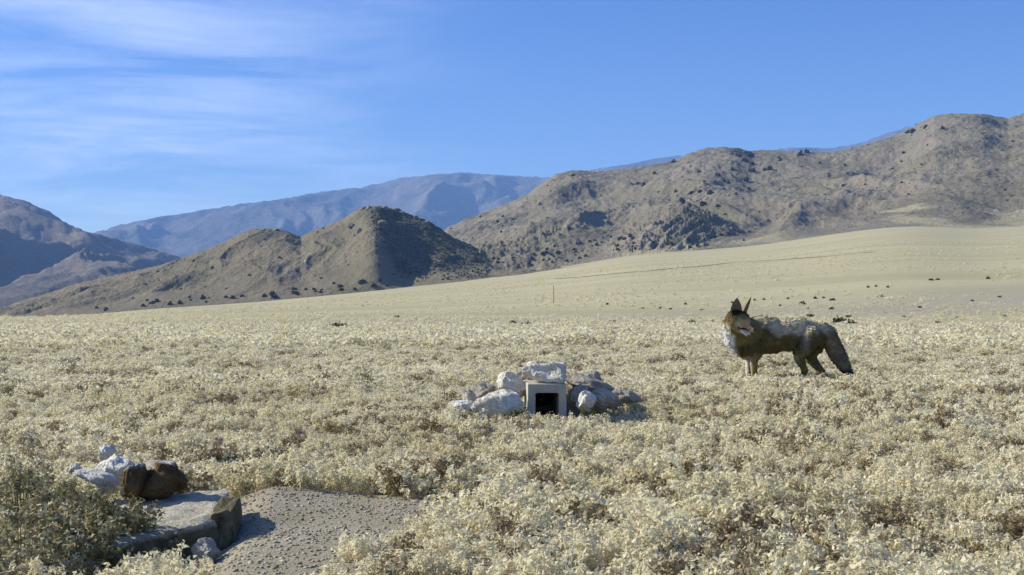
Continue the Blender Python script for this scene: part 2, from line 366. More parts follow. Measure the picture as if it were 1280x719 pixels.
def plant_mesh(name, m, R0, H0, stems, per, leaf, rng, stalk=True, lean=1.0, curl=.5, skirt=0.0):
    """many small folded leaves in heads along curved stems"""
    V, Fq, T = [], [], []
    def quad(a, b_, c_, d, t):
        i = len(V); V.extend([a, b_, c_, d]); Fq.append((i, i+1, i+2, i+3)); T.extend([t]*4)
    for s_ in range(stems):
        u = rng.random()**.55; th = rng.random()*2*math.pi
        tx, ty = math.cos(th)*u*R0*lean, math.sin(th)*u*R0*lean
        tz = H0*(math.sqrt(max(0, 1-u*u*.92)))*(.72+.4*rng.random())
        tip = Vector((tx, ty, tz)); base = Vector((tx*.25, ty*.25, 0))
        st = rng.random()
        if stalk:
            side = Vector((-ty, tx, 0)); side = side.normalized()*leaf*.10 if side.length > 1e-5 else Vector((leaf*.1, 0, 0))
            midp = base.lerp(tip, .55)+Vector((tx, ty, 0))*.15
            quad(base-side, base+side, midp+side, midp-side, st*.4); quad(midp-side, midp+side, tip+side*.6, tip-side*.6, st*.4)
        for k in range(per):
            q = 1-.75*(k/per)**1.4*rng.random()
            pc = base.lerp(tip, q)
            spread = leaf*(.6+.8*rng.random())
            d = Vector((rng.gauss(0, 1), rng.gauss(0, 1), rng.gauss(.25, .8))).normalized()
            pc = pc + d*spread*.9
            nrm = (d*curl + Vector((rng.gauss(0, .6), rng.gauss(0, .6), rng.gauss(.6, .5)))).normalized()
            ax = nrm.cross(Vector((rng.gauss(0, 1), rng.gauss(0, 1), rng.gauss(0, 1)))).normalized(); bx_ = nrm.cross(ax)
            ln = leaf*(.7+.7*rng.random()); wd = ln*(.42+.2*rng.random())
            t = min(1, max(0, rng.random()*.75 + .25*q*st + (.0 if q > .6 else -.25)))
            tip_ = pc+ax*ln*.6+nrm*ln*.18
            quad(pc-ax*ln*.5, pc+bx_*wd*.5+nrm*ln*.06, tip_, pc-bx_*wd*.5+nrm*ln*.06, t)
    me = bpy.data.meshes.new(name); me.from_pydata(V, [], Fq)
    a = me.attributes.new('tint', 'FLOAT_COLOR', 'POINT'); a.data.foreach_set('color', np.repeat(np.array(T, np.float32), 4))
    me.materials.append(m); return me

# ------------------------------------------------------------------ ground cover: pale dry plants as one piece of stuff
rng = random.Random(5); nr = np.random.default_rng(7)
BARE = [(2.3, -.60), (2.3, -.34), (2.87, -.33), (3.07, -.26), (3.3, -.17), (3.57, -.06), (3.82, -.02), (3.92, -.3), (3.93, -.6), (3.98, -.95), (3.6, -.80), (3.2, -.70), (2.8, -.72)]
def bare_mask(x, y):
    """inside the bare gravel patch (polygon given as (depth, x))"""
    ins = np.zeros(x.shape, bool); pts = [(q, p) for p, q in BARE]
    xs = x + .07*noise(x*6, y*6, 91)+.04*noise(x*17, y*17, 93); ys = y + .12*noise(x*5, y*5, 92)+.06*noise(x*15, y*15, 94)
    for i in range(len(pts)):
        (x0, y0), (x1, y1) = pts[i], pts[(i+1) % len(pts)]
        c = ((y0 > ys) != (y1 > ys)) & (xs < (x1-x0)*(ys-y0)/((y1-y0) if y1 != y0 else 1e-9)+x0)
        ins ^= c
    return ins
KEEP = [  # (x, y, radius) kept free of ground cover
    (-.24, 6.75, .16), (-.10, 6.78, .20), (.18, 6.50, .13), (.18, 6.75, .16), (.18, 6.95, .22), (.42, 6.85, .15), (.30, 6.7, .10),
    (-.84, 3.35, .17), (-.92, 3.1, .15), (-.78, 3.2, .10), (-.88, 2.9, .12), (-.80, 3.02, .12), (-.745, 3.08, .10), (-.74, 2.92, .07), (-1.02, 3.55, .18), (-.90, 3.6, .14), (-1.18, 3.55, .12), (-1.3, 3.4, .08)]
def scatter(r0, r1, sp_, amax=37):
    out_ = []
    nrg = int((r1-r0)/sp_)
    for i in range(nrg):
        r = r0+(i+.5)*sp_
        na = int(2*rad(amax)*r/sp_)
        a = (np.arange(na)+nr.random(na))/na*2*rad(amax)-rad(amax)
        q = r+(nr.random(na)-.5)*sp_*1.2
        out_.append(np.stack([np.sin(a)*q, np.cos(a)*q], 1))
    return np.concatenate(out_)
def cover_points(r0, r1, sp_, smin, smax_, thr, lod):
    p = scatter(r0, r1, sp_); x, y = p[:, 0], p[:, 1]
    ok = ~bare_mask(x, y)
    for kx, ky, kr in KEEP: ok &= np.hypot(x-kx, y-ky) > kr
    ds = .6*fbm(x*1.3, y*1.3, 3, 21)+.4*fbm(x*.35, y*.35, 2, 22)
    ok &= (ds + .25*nr.random(len(x))) > thr
    ok &= nr.random(len(x)) > sstep(26, 58, np.hypot(x, y))*.985
    x, y, ds = x[ok], y[ok], ds[ok]
    sc = (smin+(smax_-smin)*nr.random(len(x)))*(1+1.0*np.clip(ds, -.5, .7))*np.where(np.hypot(x-.5*0-2.4, y-10.7) < 1.3, .82, 1)
    return x, y, sc, np.full(len(x), lod)
parts_ = [cover_points(2.0, 9, .068, .62, 1.15, -.20, 0), cover_points(9, 20, .115, .8, 1.35, -.20, 1), cover_points(20, 48, .21, 1.1, 1.9, -.15, 2), cover_points(48, 85, .42, .8, 1.6, .0, 2)]
def far_tufts(r0, r1, sp_, s0, s1, thr):
    p = scatter(r0, r1, sp_, 34); x, y = p[:, 0], p[:, 1]
    ok = fbm(x*.03, y*.03, 4, 121)+.3*fbm(x*.2, y*.2, 3, 122)+.35*nr.random(len(x)) > thr
    x, y = x[ok], y[ok]; return x, y, s0+(s1-s0)*nr.random(len(x))**2, np.full(len(x), 2)
parts_ += [far_tufts(45, 130, .8, .7, 2.2, .16), far_tufts(130, 420, 2.4, 1.2, 4.0, .16)]
gx, gy, gs, gl = [np.concatenate([p_[k] for p_ in parts_]) for k in range(4)]
gz_ = G(gx, gy)-.006
NV = (7, 5, 4)
def cover_protos():
    col = bpy.data.collections.new('ground_cover_plants'); k = 0; idx0 = []
    spec = ((18, 21, .0118, .077, .074), (15, 9, .019, .085, .068), (9, 6, .040, .11, .065))
    for lod, nv in enumerate(NV):
        idx0.append(k); st, pe, lf, r_, h_ = spec[lod]
        for v in range(nv):
            me = plant_mesh('cover_plant', M_pale if v != 1 or lod == 2 else M_brown, r_*(.85+.3*rng.random()), h_*(.8+.5*rng.random()), st, pe, lf, rng)
            o = bpy.data.objects.new('cp_%02d' % k, me); col.objects.link(o); k += 1
    return col, idx0
pcol, idx0 = cover_protos()
pick = np.array([idx0[int(g)] for g in gl]) + (nr.random(len(gl))*np.array([NV[int(g)] for g in gl])).astype(int)
me = bpy.data.meshes.new('ground_cover'); me.vertices.add(len(gx))
me.vertices.foreach_set('co', np.stack([gx, gy, gz_], 1).astype(np.float32).ravel())
a = me.attributes.new('scl', 'FLOAT', 'POINT'); a.data.foreach_set('value', gs.astype(np.float32))
a = me.attributes.new('pick', 'INT', 'POINT'); a.data.foreach_set('value', pick.astype(np.int32))
rot = np.stack([nr.normal(0, .12, len(gx)), nr.normal(0, .12, len(gx)), nr.random(len(gx))*6.283], 1).astype(np.float32)
a = me.attributes.new('rot', 'FLOAT_VECTOR', 'POINT'); a.data.foreach_set('vector', rot.ravel())
cover = bpy.data.objects.new('ground_cover', me); C.objects.link(cover); cover['kind'] = 'stuff'
cover['label'] = 'dense pale dry low plants covering the flat'
ng = bpy.data.node_groups.new('scatter', 'GeometryNodeTree')
ng.interface.new_socket('Geometry', in_out='INPUT', socket_type='NodeSocketGeometry'); ng.interface.new_socket('Geometry', in_out='OUTPUT', socket_type='NodeSocketGeometry')
gi = ng.nodes.new('NodeGroupInput'); go = ng.nodes.new('NodeGroupOutput')
ip = ng.nodes.new('GeometryNodeInstanceOnPoints'); ci = ng.nodes.new('GeometryNodeCollectionInfo')
ci.inputs['Collection'].default_value = pcol; ci.inputs['Separate Children'].default_value = True; ci.inputs['Reset Children'].default_value = True
def named(t, nm):
    q = ng.nodes.new('GeometryNodeInputNamedAttribute'); q.data_type = t; q.inputs['Name'].default_value = nm; return q.outputs['Attribute']
ng.links.new(gi.outputs[0], ip.inputs['Points']); ng.links.new(ci.outputs[0], ip.inputs['Instance'])
ip.inputs['Pick Instance'].default_value = True
ng.links.new(named('INT', 'pick'), ip.inputs['Instance Index']); ng.links.new(named('FLOAT', 'scl'), ip.inputs['Scale'])
ng.links.new(named('FLOAT_VECTOR', 'rot'), ip.inputs['Rotation'])
ng.links.new(ip.outputs[0], go.inputs[0])
cover.modifiers.new('scatter', 'NODES').node_group = ng
print('cover instances', len(gx))


# ------------------------------------------------------------------ rocks
def rockmat(name, c1, c2, c3, scale=1.0, dark=.5):
    m, n, l, b = mat(name)
    t = n.new('ShaderNodeTexCoord').outputs['Object']
    c = mixc(n, l, maprange(n, l, nnoise(n, l, t, 14*scale, 6, .65), .35, .65), c1, c2)
    c = mixc(n, l, maprange(n, l, nnoise(n, l, t, 6*scale, 5, .7, .6), .52, .66), c, c3)
    c = mixc(n, l, maprange(n, l, nnoise(n, l, t, 55*scale, 3, .7), .56, .74), c, tuple(q*dark for q in c1))
    l.new(c, b.inputs['Base Color'])
    h = mth('ADD', nnoise(n, l, t, 18*scale, 8, .7), mth('MULTIPLY', nnoise(n, l, t, 90*scale, 3, .7), .3, NN=n, LL=l), NN=n, LL=l)
    bump(n, l, b, h, 1, .03/scale)
    return m
R_white = rockmat('pale_granite', (.80, .77, .67), (.62, .58, .46), (.86, .84, .77), 1.0, .6)
R_tan = rockmat('tan_granite', (.56, .52, .42), (.36, .31, .25), (.58, .55, .50))
R_grey = rockmat('grey_granite', (.44, .40, .32), (.33, .30, .24), (.55, .52, .44))
R_brown = rockmat('brown_stained_rock', (.17, .11, .045), (.10, .062, .025), (.24, .16, .07), 1.)
def sunlit_top(name):  # pale top is painted sunlight, dark brown rest the shaded side
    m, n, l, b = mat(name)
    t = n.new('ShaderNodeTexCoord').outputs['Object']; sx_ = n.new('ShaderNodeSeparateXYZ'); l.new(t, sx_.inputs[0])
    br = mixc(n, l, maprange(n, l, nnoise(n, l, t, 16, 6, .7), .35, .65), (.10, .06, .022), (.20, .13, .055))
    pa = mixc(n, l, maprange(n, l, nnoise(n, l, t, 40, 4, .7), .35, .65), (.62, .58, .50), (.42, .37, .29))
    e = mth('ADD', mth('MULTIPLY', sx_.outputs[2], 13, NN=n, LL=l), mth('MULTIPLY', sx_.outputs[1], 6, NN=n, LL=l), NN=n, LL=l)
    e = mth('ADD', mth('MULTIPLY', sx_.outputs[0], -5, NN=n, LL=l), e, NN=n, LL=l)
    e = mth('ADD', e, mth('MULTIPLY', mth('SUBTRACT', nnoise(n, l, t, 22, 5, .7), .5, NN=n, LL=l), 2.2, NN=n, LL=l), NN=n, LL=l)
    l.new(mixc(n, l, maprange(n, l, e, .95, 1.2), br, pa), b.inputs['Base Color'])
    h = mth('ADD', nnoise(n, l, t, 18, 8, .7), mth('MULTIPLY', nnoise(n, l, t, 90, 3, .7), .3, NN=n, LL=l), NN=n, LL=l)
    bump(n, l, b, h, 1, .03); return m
R_sunlit = sunlit_top('brown_rock_sunlit_top')
def shaded_sides(name):  # sides coloured dark for the shade on them, top left pale
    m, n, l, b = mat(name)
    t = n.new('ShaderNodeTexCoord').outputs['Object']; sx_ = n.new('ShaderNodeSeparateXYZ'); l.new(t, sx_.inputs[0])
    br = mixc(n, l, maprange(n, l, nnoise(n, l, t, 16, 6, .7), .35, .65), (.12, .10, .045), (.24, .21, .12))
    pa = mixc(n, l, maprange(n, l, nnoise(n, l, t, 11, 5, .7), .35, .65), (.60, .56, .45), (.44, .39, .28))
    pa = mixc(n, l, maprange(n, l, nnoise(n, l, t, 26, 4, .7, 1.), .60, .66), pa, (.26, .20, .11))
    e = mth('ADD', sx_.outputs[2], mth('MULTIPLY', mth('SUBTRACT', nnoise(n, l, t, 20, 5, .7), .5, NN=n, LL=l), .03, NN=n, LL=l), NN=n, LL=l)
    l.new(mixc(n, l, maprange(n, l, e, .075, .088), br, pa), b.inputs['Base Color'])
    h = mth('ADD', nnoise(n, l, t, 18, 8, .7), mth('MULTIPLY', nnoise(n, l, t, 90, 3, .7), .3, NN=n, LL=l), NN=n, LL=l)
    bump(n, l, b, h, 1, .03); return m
def rock(name, px0, py0, px1, py1, D, depth, m, seed, label, cat='rock', tilt=0, yaw=0, cuts=11, rnd=.35, group=None, zadd=0, sub=5, pitch=0, warp=.15, box=1.0):
    """an angular stone filling the picture rectangle at depth D"""
    c = P((px0+px1)/2, (py0+py1)/2, D); wd = (px1-px0)/F*D; ht = (py1-py0)/F*D
    rg = random.Random(seed); bm = bmesh.new(); bmesh.ops.create_icosphere(bm, subdivisions=sub, radius=1)
    pl = []
    for k in range(cuts):
        d = Vector((rg.gauss(0, 1), rg.gauss(0, 1), rg.gauss(0, 1))).normalized(); pl.append((d, .62+rnd*rg.random()))
    for v in bm.verts:
        co = v.co.copy()
        if box < 1: co = Vector([math.copysign(abs(q)**box, q) for q in co])
        for d, q in pl:
            e = co.dot(d)-q
            if e > 0: co -= d*e*.985
        v.co = co
    n1 = np.array([v.co[:] for v in bm.verts])
    dn = noise(n1[:, 0]*1.7+seed, n1[:, 1]*1.7+n1[:, 2]*1.3, seed)*warp + noise(n1[:, 0]*5+n1[:, 2]*4, n1[:, 1]*5+seed-n1[:, 2]*3, seed+1)*warp*.45 + noise(n1[:, 0]*13+n1[:, 2]*9, n1[:, 1]*13-n1[:, 2]*8, seed+2)*warp*.18
    n1 = n1*(1+dn[:, None])
    Rm = Matrix.Rotation(rad(yaw), 3, 'Z') @ Matrix.Rotation(rad(tilt), 3, 'Y') @ Matrix.Rotation(rad(pitch), 3, 'X')
    cr, sr = math.cos(rad(abs(tilt))), math.sin(rad(abs(tilt)))
    # un-tilted extents that give the wanted box once tilted
    W = wd; H = ht
    if tilt:
        det = cr*cr-sr*sr; W = max((wd*cr-ht*sr)/det, wd*.5); H = max((ht*cr-wd*sr)/det, ht*.35)
    lo, hi = n1.min(0), n1.max(0); n1 = (n1-(lo+hi)/2)/(hi-lo)*np.array([W, depth, H])
    n1 = n1 @ np.array(Rm).T
    for v, q in zip(bm.verts, n1): v.co = q
    o_z = float(n1[:, 2].min())
    for v in bm.verts: v.co.z -= o_z
    me = bpy.data.meshes.new(name); bm.to_mesh(me); bm.free(); me.materials.append(m)
    o = bpy.data.objects.new(name, me); C.objects.link(o); o.location = (c.x, D, c.z+o_z+zadd)
    return tag(o, label, cat, group)
GD = 'stones piled round the concrete block'
rock('rock', 654, 449, 710, 481, 6.92, .24, R_white, 3, 'white topped block of stone lying on top of the concrete block', yaw=-12, box=.6, cuts=9, rnd=.25, group=GD, tilt=3)
rock('rock', 620, 464, 662, 500, 7.02, .24, R_white, 12, 'rounded white stone leaning left of the concrete block, below the top stone', group=GD, cuts=12)
rock('rock', 588, 486, 659, 526, 6.80, .26, R_white, 108, 'broad low pale boulder at ground level left of the concrete block', group=GD, cuts=13, rnd=.3)
rock('rock', 572, 481, 605, 522, 6.95, .16, R_tan, 22, 'upright pale wedge of stone left of the broad low boulder', group=GD, tilt=-28)
rock('rock', 558, 500, 600, 522, 6.82, .15, R_white, 125, 'small flat stone at the far left end of the stone pile', group=GD)
rock('rock', 586, 477, 620, 503, 7.18, .16, R_grey, 27, 'grey stone showing behind the broad low boulder, left of the rounded white stone', group=GD)
rock('rock', 640, 459, 668, 490, 7.24, .16, R_grey, 28, 'dark grey stone wedged behind and left of the top stone', group=GD)
rock('rock', 698, 459, 772, 503, 7.15, .24, R_grey, 131, 'long grey slab sloping down to the right behind the concrete block', group=GD, tilt=20, cuts=11, rnd=.25)
rock('rock', 726, 463, 754, 490, 7.30, .14, R_grey, 33, 'small grey stone poking up behind the long sloping slab', group=GD)
rock('rock', 707, 477, 738, 511, 6.88, .18, R_grey, 138, 'blunt grey stone tight against the right side of the concrete block', group=GD, tilt=14, cuts=8)
rock('rock', 720, 488, 746, 516, 6.75, .13, R_white, 41, 'small whitish stone right of the blunt grey stone, above the green weeds', group=GD)
rock('rock', 736, 485, 774, 513, 6.90, .18, R_tan, 144, 'low tan stone under the lower end of the sloping slab', group=GD)
rock('rock', 762, 482, 804, 509, 6.98, .15, R_grey, 47, 'pointed dark stone at the far right end of the stone pile', group=GD, tilt=16)

# hollow concrete block with a square mouth
M_conc, n, l, b = mat('weathered_concrete')
t_ = n.new('ShaderNodeTexCoord').outputs['Object']
c_ = mixc(n, l, maprange(n, l, nnoise(n, l, t_, 12, 5, .6), .35, .65), (.50, .46, .38), (.40, .365, .295))
c_ = mixc(n, l, maprange(n, l, nnoise(n, l, t_, 160, 2, .6), .55, .7), c_, (.22, .20, .18))
l.new(c_, b.inputs['Base Color']); bump(n, l, b, nnoise(n, l, t_, 170, 4, .7), .7, .003)
M_dirt_shade, n, l, b = mat('shaded_burrow_dirt')
l.new(mixc(n, l, nnoise(n, l, gpos(n), 60, 4, .6), (.03, .022, .012), (.06, .045, .03)), b.inputs['Base Color'])  # earth coloured near black to stand for shade inside the opening
def loop_rect(x0, x1, z0, z1, rr_, n_=4):
    pts = []
    for cx_, cz, a0 in ((x1-rr_, z0+rr_, -90), (x1-rr_, z1-rr_, 0), (x0+rr_, z1-rr_, 90), (x0+rr_, z0+rr_, 180)):
        for k in range(n_+1):
            a = rad(a0+90*k/n_); pts.append((cx_+rr_*math.cos(a), cz+rr_*math.sin(a)))
    return pts
def build_block():
    D = 6.78; c = P(684, 530, D); Wb = 48.5/F*D; Hb = (530-480.3)/F*D; L_ = .40
    root = empty('concrete_block', (c.x, D, c.z), rad(3), label='hollow grey concrete block with a square dark opening, under the white topped stone', cat='concrete block')
    o_ = loop_rect(-Wb/2, Wb/2, 0, Hb, .004); tw = 9.6/F*D
    i_ = loop_rect(-Wb/2+tw, Wb/2-tw, .012, Hb-11.2/F*D, .012)
    n_ = len(o_); V = []
    for pts, y in ((o_, .0025), ([(x*.988, Hb/2+(z-Hb/2)*.988) for x, z in o_], 0), ([(x*1.03, Hb*.45+(z-Hb*.45)*1.03) for x, z in i_], 0), (i_, .004), (i_, L_), (o_, L_)):
        V += [(x, y, z) for x, z in pts]
    Fq = []
    for k in range(6):
        k2 = (k+1) % 6
        for j in range(n_): Fq.append((k*n_+j, k*n_+(j+1) % n_, k2*n_+(j+1) % n_, k2*n_+j))
    meshobj('shell', V, Fq, M_conc, root)
    # near-black earth at the back of the passage, standing for the shade inside
    bm = bmesh.new(); bmesh.ops.create_grid(bm, x_segments=14, y_segments=14, size=.5)
    for v in bm.verts:
        x, z = v.co.x, v.co.y
        v.co = Vector((x*(Wb-2*tw)*.998, L_-.02+.02*float(noise(x*6, z*6, 4)), .012+(z+.5)*(Hb-11.2/F*D-.012)))
    me = bpy.data.meshes.new('shaded_earth_plug'); bm.to_mesh(me); bm.free(); me.materials.append(M_dirt_shade)
    o = bpy.data.objects.new('shaded_earth_plug', me); C.objects.link(o); o.parent = root
    bm = bmesh.new(); bmesh.ops.create_grid(bm, x_segments=10, y_segments=30, size=.5)
    for v in bm.verts:
        x, y = v.co.x, v.co.y
        v.co = Vector((x*(Wb-2*tw)*.99, (y+.5)*.36+.01, .020+.010*float(noise(x*5, y*12, 5))+.03*(y+.5)))
    me = bpy.data.meshes.new('earth_floor'); bm.to_mesh(me); bm.free(); me.materials.append(M_dirt_shade)
    o = bpy.data.objects.new('earth_floor', me); C.objects.link(o); o.parent = root
build_block()

# stones at lower left
def slab():
    zt = .105
    bm = bmesh.new(); bmesh.ops.create_cube(bm, size=1)
    bmesh.ops.subdivide_edges(bm, edges=bm.edges[:], cuts=26, use_grid_fill=True)
    # corners of the top in (x, y)
    A0, A1, B0, B1 = Vector((-.93, 2.86)), Vector((-.758, 3.16)), Vector((-1.12, 3.50)), Vector((-.835, 3.64))
    for v in bm.verts:
        u, q, z = v.co.x+.5, v.co.y+.5, v.co.z+.5
        p = A0.lerp(A1, u).lerp(B0.lerp(B1, u), q)
        ed = min(u, 1-u, q, 1-q, 1-z)
        zz_ = -.05+(zt+.05)*z + (.012*(q-.5)-.012*(1-u))*z
        nx = float(noise(p.x*14+z*3, p.y*14+z*5, 8)); n2 = float(noise(p.x*45+z*9, p.y*45+z*7, 9))
        bul = .010*math.sin(z*math.pi)+.009*nx+.004*n2
        if u > .99: p = p+Vector((bul, 0))
        if u < .01: p = p-Vector((bul, 0))
        if q < .01: p = p-Vector((0, bul))
        if q > .99: p = p+Vector((0, bul))
        if z > .99: zz_ += .006*nx+.003*n2-.006*max(0, 1-min(u, 1-u, q, 1-q)*12)
        v.co = Vector((p.x, p.y, zz_))
    c = Vector((-.9, 3.28, float(G(-.9, 3.28))))
    for v in bm.verts: v.co.x -= c.x; v.co.y -= c.y
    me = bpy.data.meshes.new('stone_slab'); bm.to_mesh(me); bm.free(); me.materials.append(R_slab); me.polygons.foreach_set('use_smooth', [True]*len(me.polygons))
    me.set_sharp_from_angle(angle=rad(35))
    o = bpy.data.objects.new('stone_slab', me); C.objects.link(o); o.location = c
    tag(o, 'flat thick stone slab with a pale sunlit top beside the bare gravel', 'stone slab', 'stones at lower left')
R_shade_end = rockmat('shaded_end_stone', (.17, .14, .07), (.12, .10, .045), (.26, .22, .13), 1.6)  # dark tone paints the shade on the slab's right face
R_slab = shaded_sides('slab_stone')
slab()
GL = 'stones at lower left'
ztop = lambda x, y: .125
rock('rock', 156, 571, 240, 627, 3.50, .20, R_sunlit, 52, 'dark brown rounded stone resting on the back of the flat slab', group=GL, cuts=10, rnd=.3, tilt=-6, warp=.17)
rock('rock', 148, 575, 186, 626, 3.42, .12, R_sunlit, 53, 'narrow dark brown stone leaning against the left end of the rounded brown stone', group=GL, tilt=12)
rock('rock', 114, 564, 174, 620, 3.62, .13, R_white, 55, 'pale rough stone just left of and behind the dark brown stones', group=GL, tilt=-8, cuts=14, rnd=.4, warp=.16)
rock('rock', 122, 555, 146, 578, 3.76, .09, R_white, 58, 'small white stone furthest back, above the pale rough stone', group=GL)
rock('rock', 90, 580, 152, 616, 3.46, .11, R_white, 61, 'bluish white broken stone half hidden at the top of the leafy bush', group=GL, tilt=18, cuts=14)
rock('rock', 84, 579, 102, 592, 3.52, .06, R_white, 63, 'tiny bright white stone tip leftmost of the stones by the bush', group=GL)

rock('rock', 264, 622, 299, 694, 3.34, .44, R_shade_end, 171, 'dark olive stone standing in for the shaded right end of the flat slab, against the gravel', group=GL, cuts=5, rnd=.35, zadd=-.012, box=.45, yaw=9, warp=.09)
rock('rock', 240, 672, 276, 704, 2.98, .10, R_tan, 73, 'small tan stone at the foot of the slab near the bottom of the photo', group=GL, cuts=12, rnd=.3)
# loose gravel on the ground raised to cut short the slab's shadow
def gravel():
    bm = bmesh.new(); bmesh.ops.create_icosphere(bm, subdivisions=1, radius=1); bv = np.array([v.co[:] for v in bm.verts]); bf = np.array([[v.index for v in f.verts] for f in bm.faces]); bm.free()
    gx_ = nr.uniform(-1.05, .0, 13000); gy_ = nr.uniform(2.3, 4.1, 13000); ok = bare_mask(gx_, gy_) & (np.hypot(gx_+.86, gy_-3.2) > .10); gx_, gy_ = gx_[ok], gy_[ok]; gz2 = G(gx_, gy_)
    VV, FF, TT = [], [], []
    for i in range(len(gx_)):
        s_ = .0012+.0045*nr.random()**4
        q = bv*(1+.3*nr.normal(size=bv.shape))*s_*np.array([1.2, 1, .65])+np.array([gx_[i], gy_[i], gz2[i]+s_*.2]); VV.append(q); FF.append(bf+i*len(bv)); TT.append(np.full(len(bv), nr.random()))
    m, n, l, b = mat('gravel_grains'); at = n.new('ShaderNodeAttribute'); at.attribute_name = 'tint'; l.new(mixc(n, l, at.outputs['Fac'], (.22, .19, .12), (.46, .42, .31)), b.inputs['Base Color'])
    t4 = np.repeat(np.concatenate(TT)[:, None], 4, 1)
    tag(meshobj('gravel', np.concatenate(VV), np.concatenate(FF), m, attrs={'tint': t4}), kind='stuff')
gravel()

# ------------------------------------------------------------------ distinct plants
def place(name, me, px, py, D, sc, label, cat, group=None, rz=None, zs=1.0, dz=0):
    if D is None: p = ghit(px, py)
    else: p = P(px, py, D)
    if p is None: return None
    o = bpy.data.objects.new(name, me); C.objects.link(o)
    o.location = (p.x, p.y, float(G(p.x, p.y))-.01*sc+dz); o.scale = (sc, sc, sc*zs); o.rotation_euler = (0, 0, rng.random()*6.28 if rz is None else rz)
    return tag(o, label, cat, group)
def leafy(name, m, R0, H0, stems, per, leaf): return plant_mesh(name, m, R0, H0, stems, per, leaf, rng)
b1 = leafy('leafy_bush', M_bush, .20, .19, 95, 34, .015)
b2 = leafy('leafy_bush', M_bush, .20, .20, 85, 30, .014)
GB = 'grey green bushes at lower left'
place('leafy_bush', b1, 130, 690, 2.98, 1.0, 'grey green leafy bush growing against the left end of the flat slab', 'bush', GB, zs=.95)
place('leafy_bush', b2, 30, 690, 2.85, 1.0, 'grey green leafy bush in the bottom left corner of the photo', 'bush', GB, zs=.85)
place('leafy_bush', b2, 30, 640, 3.45, .85, 'upright grey green bush behind the corner bush at the left edge', 'bush', GB, zs=1.05)
place('leafy_bush', b1, 92, 640, 3.35, .6, 'small dark bush between the white broken stone and the large leafy bush', 'bush', GB, zs=1.2)
place('leafy_bush', b2, 178, 700, 2.74, .5, 'low dark bush in front of the flat slab at the bottom of the photo', 'bush', GB, zs=.8)
g1 = leafy('green_weed', M_green, .085, .075, 26, 16, .012)
place('green_weed', g1, 738, 520, 6.60, 1.5, 'dark green weed below the small whitish stone right of the concrete block', 'weed', 'green weeds by the concrete block')
place('green_weed', g1, 757, 516, 6.68, .6, 'smallest green weed, below the low tan stone at the right of the pile', 'weed', 'green weeds by the concrete block')
place('green_weed', g1, 649, 522, 6.62, 1.3, 'dark green weed between the broad low boulder and the concrete block', 'weed', 'green weeds by the concrete block')
db = [leafy('dry_shrub', M_brown, .14, .10, 34, 22, .014) for k in range(2)]
for i, (px, py, D, sc, lab) in enumerate([
        (846, 503, None, .85, 'round brown dry plant in the pale field right of the stone pile'),
        (985, 489, None, 1.15, 'brown dry plant directly below the coyote hind legs'),
        (1048, 491, None, 1.0, 'brown dry plant below the tip of the coyote tail'),
        (1085, 494, None, .9, 'dark brown dry plant just right of the coyote tail tip'),
        (1250, 497, None, 1.2, 'brown dry plant close to the right edge of the photo, level with the stone pile'),
        (1165, 512, None, .9, 'brown dry plant between the coyote tail and the right edge'),
        (1130, 580, None, .7, 'brown dry plant in the pale growth at middle right'),
        (1040, 655, None, .6, 'brown dry plant near the bottom edge right of centre'),
        (1255, 668, None, .7, 'brown dry plant in the bottom right corner'),
        (560, 600, None, .5, 'brown dry plant at the back edge of the bare gravel')]):
    place('dry_shrub', db[i % 2], px, py, D, sc, lab, 'shrub', 'brown dry plants in the field', zs=.8)
# stalks standing over the growth at right
def stalk_mesh():
    V, Fq, T = [], [], []
    for k in range(9):
        x, y = rng.gauss(0, .006), rng.gauss(0, .006); h = .16+.14*rng.random(); lx, ly = rng.gauss(0, .05), rng.gauss(0, .05)
        for a in range(6):
            t0, t1 = a/6, (a+1)/6
            for dx, dy in ((.0014, 0), (0, .0014)):
                i = len(V); V += [(x+lx*t0**2-dx, y+ly*t0**2-dy, h*t0), (x+lx*t0**2+dx, y+ly*t0**2+dy, h*t0), (x+lx*t1**2+dx, y+ly*t1**2+dy, h*t1), (x+lx*t1**2-dx, y+ly*t1**2-dy, h*t1)]
                Fq.append((i, i+1, i+2, i+3)); T += [.7]*4
    me = bpy.data.meshes.new('dry_stalks'); me.from_pydata(V, [], Fq)
    a = me.attributes.new('tint', 'FLOAT_COLOR', 'POINT'); a.data.foreach_set('color', np.repeat(np.array(T, np.float32), 4)); me.materials.append(M_pale); return me
sm_ = stalk_mesh()
for px, py, sc, lab in [(1175, 462, 1.3, 'tuft of tall dry stalks at right, right of the coyote tail'), (1128, 470, 1.0, 'tuft of thin dry stalks nearest to the coyote tail'), (702, 462, .5, 'thin dry stalks rising behind the top stone')]:
    place('dry_stalks', sm_, px, py, None, sc, lab, 'dry grass', 'tufts of dry stalks')

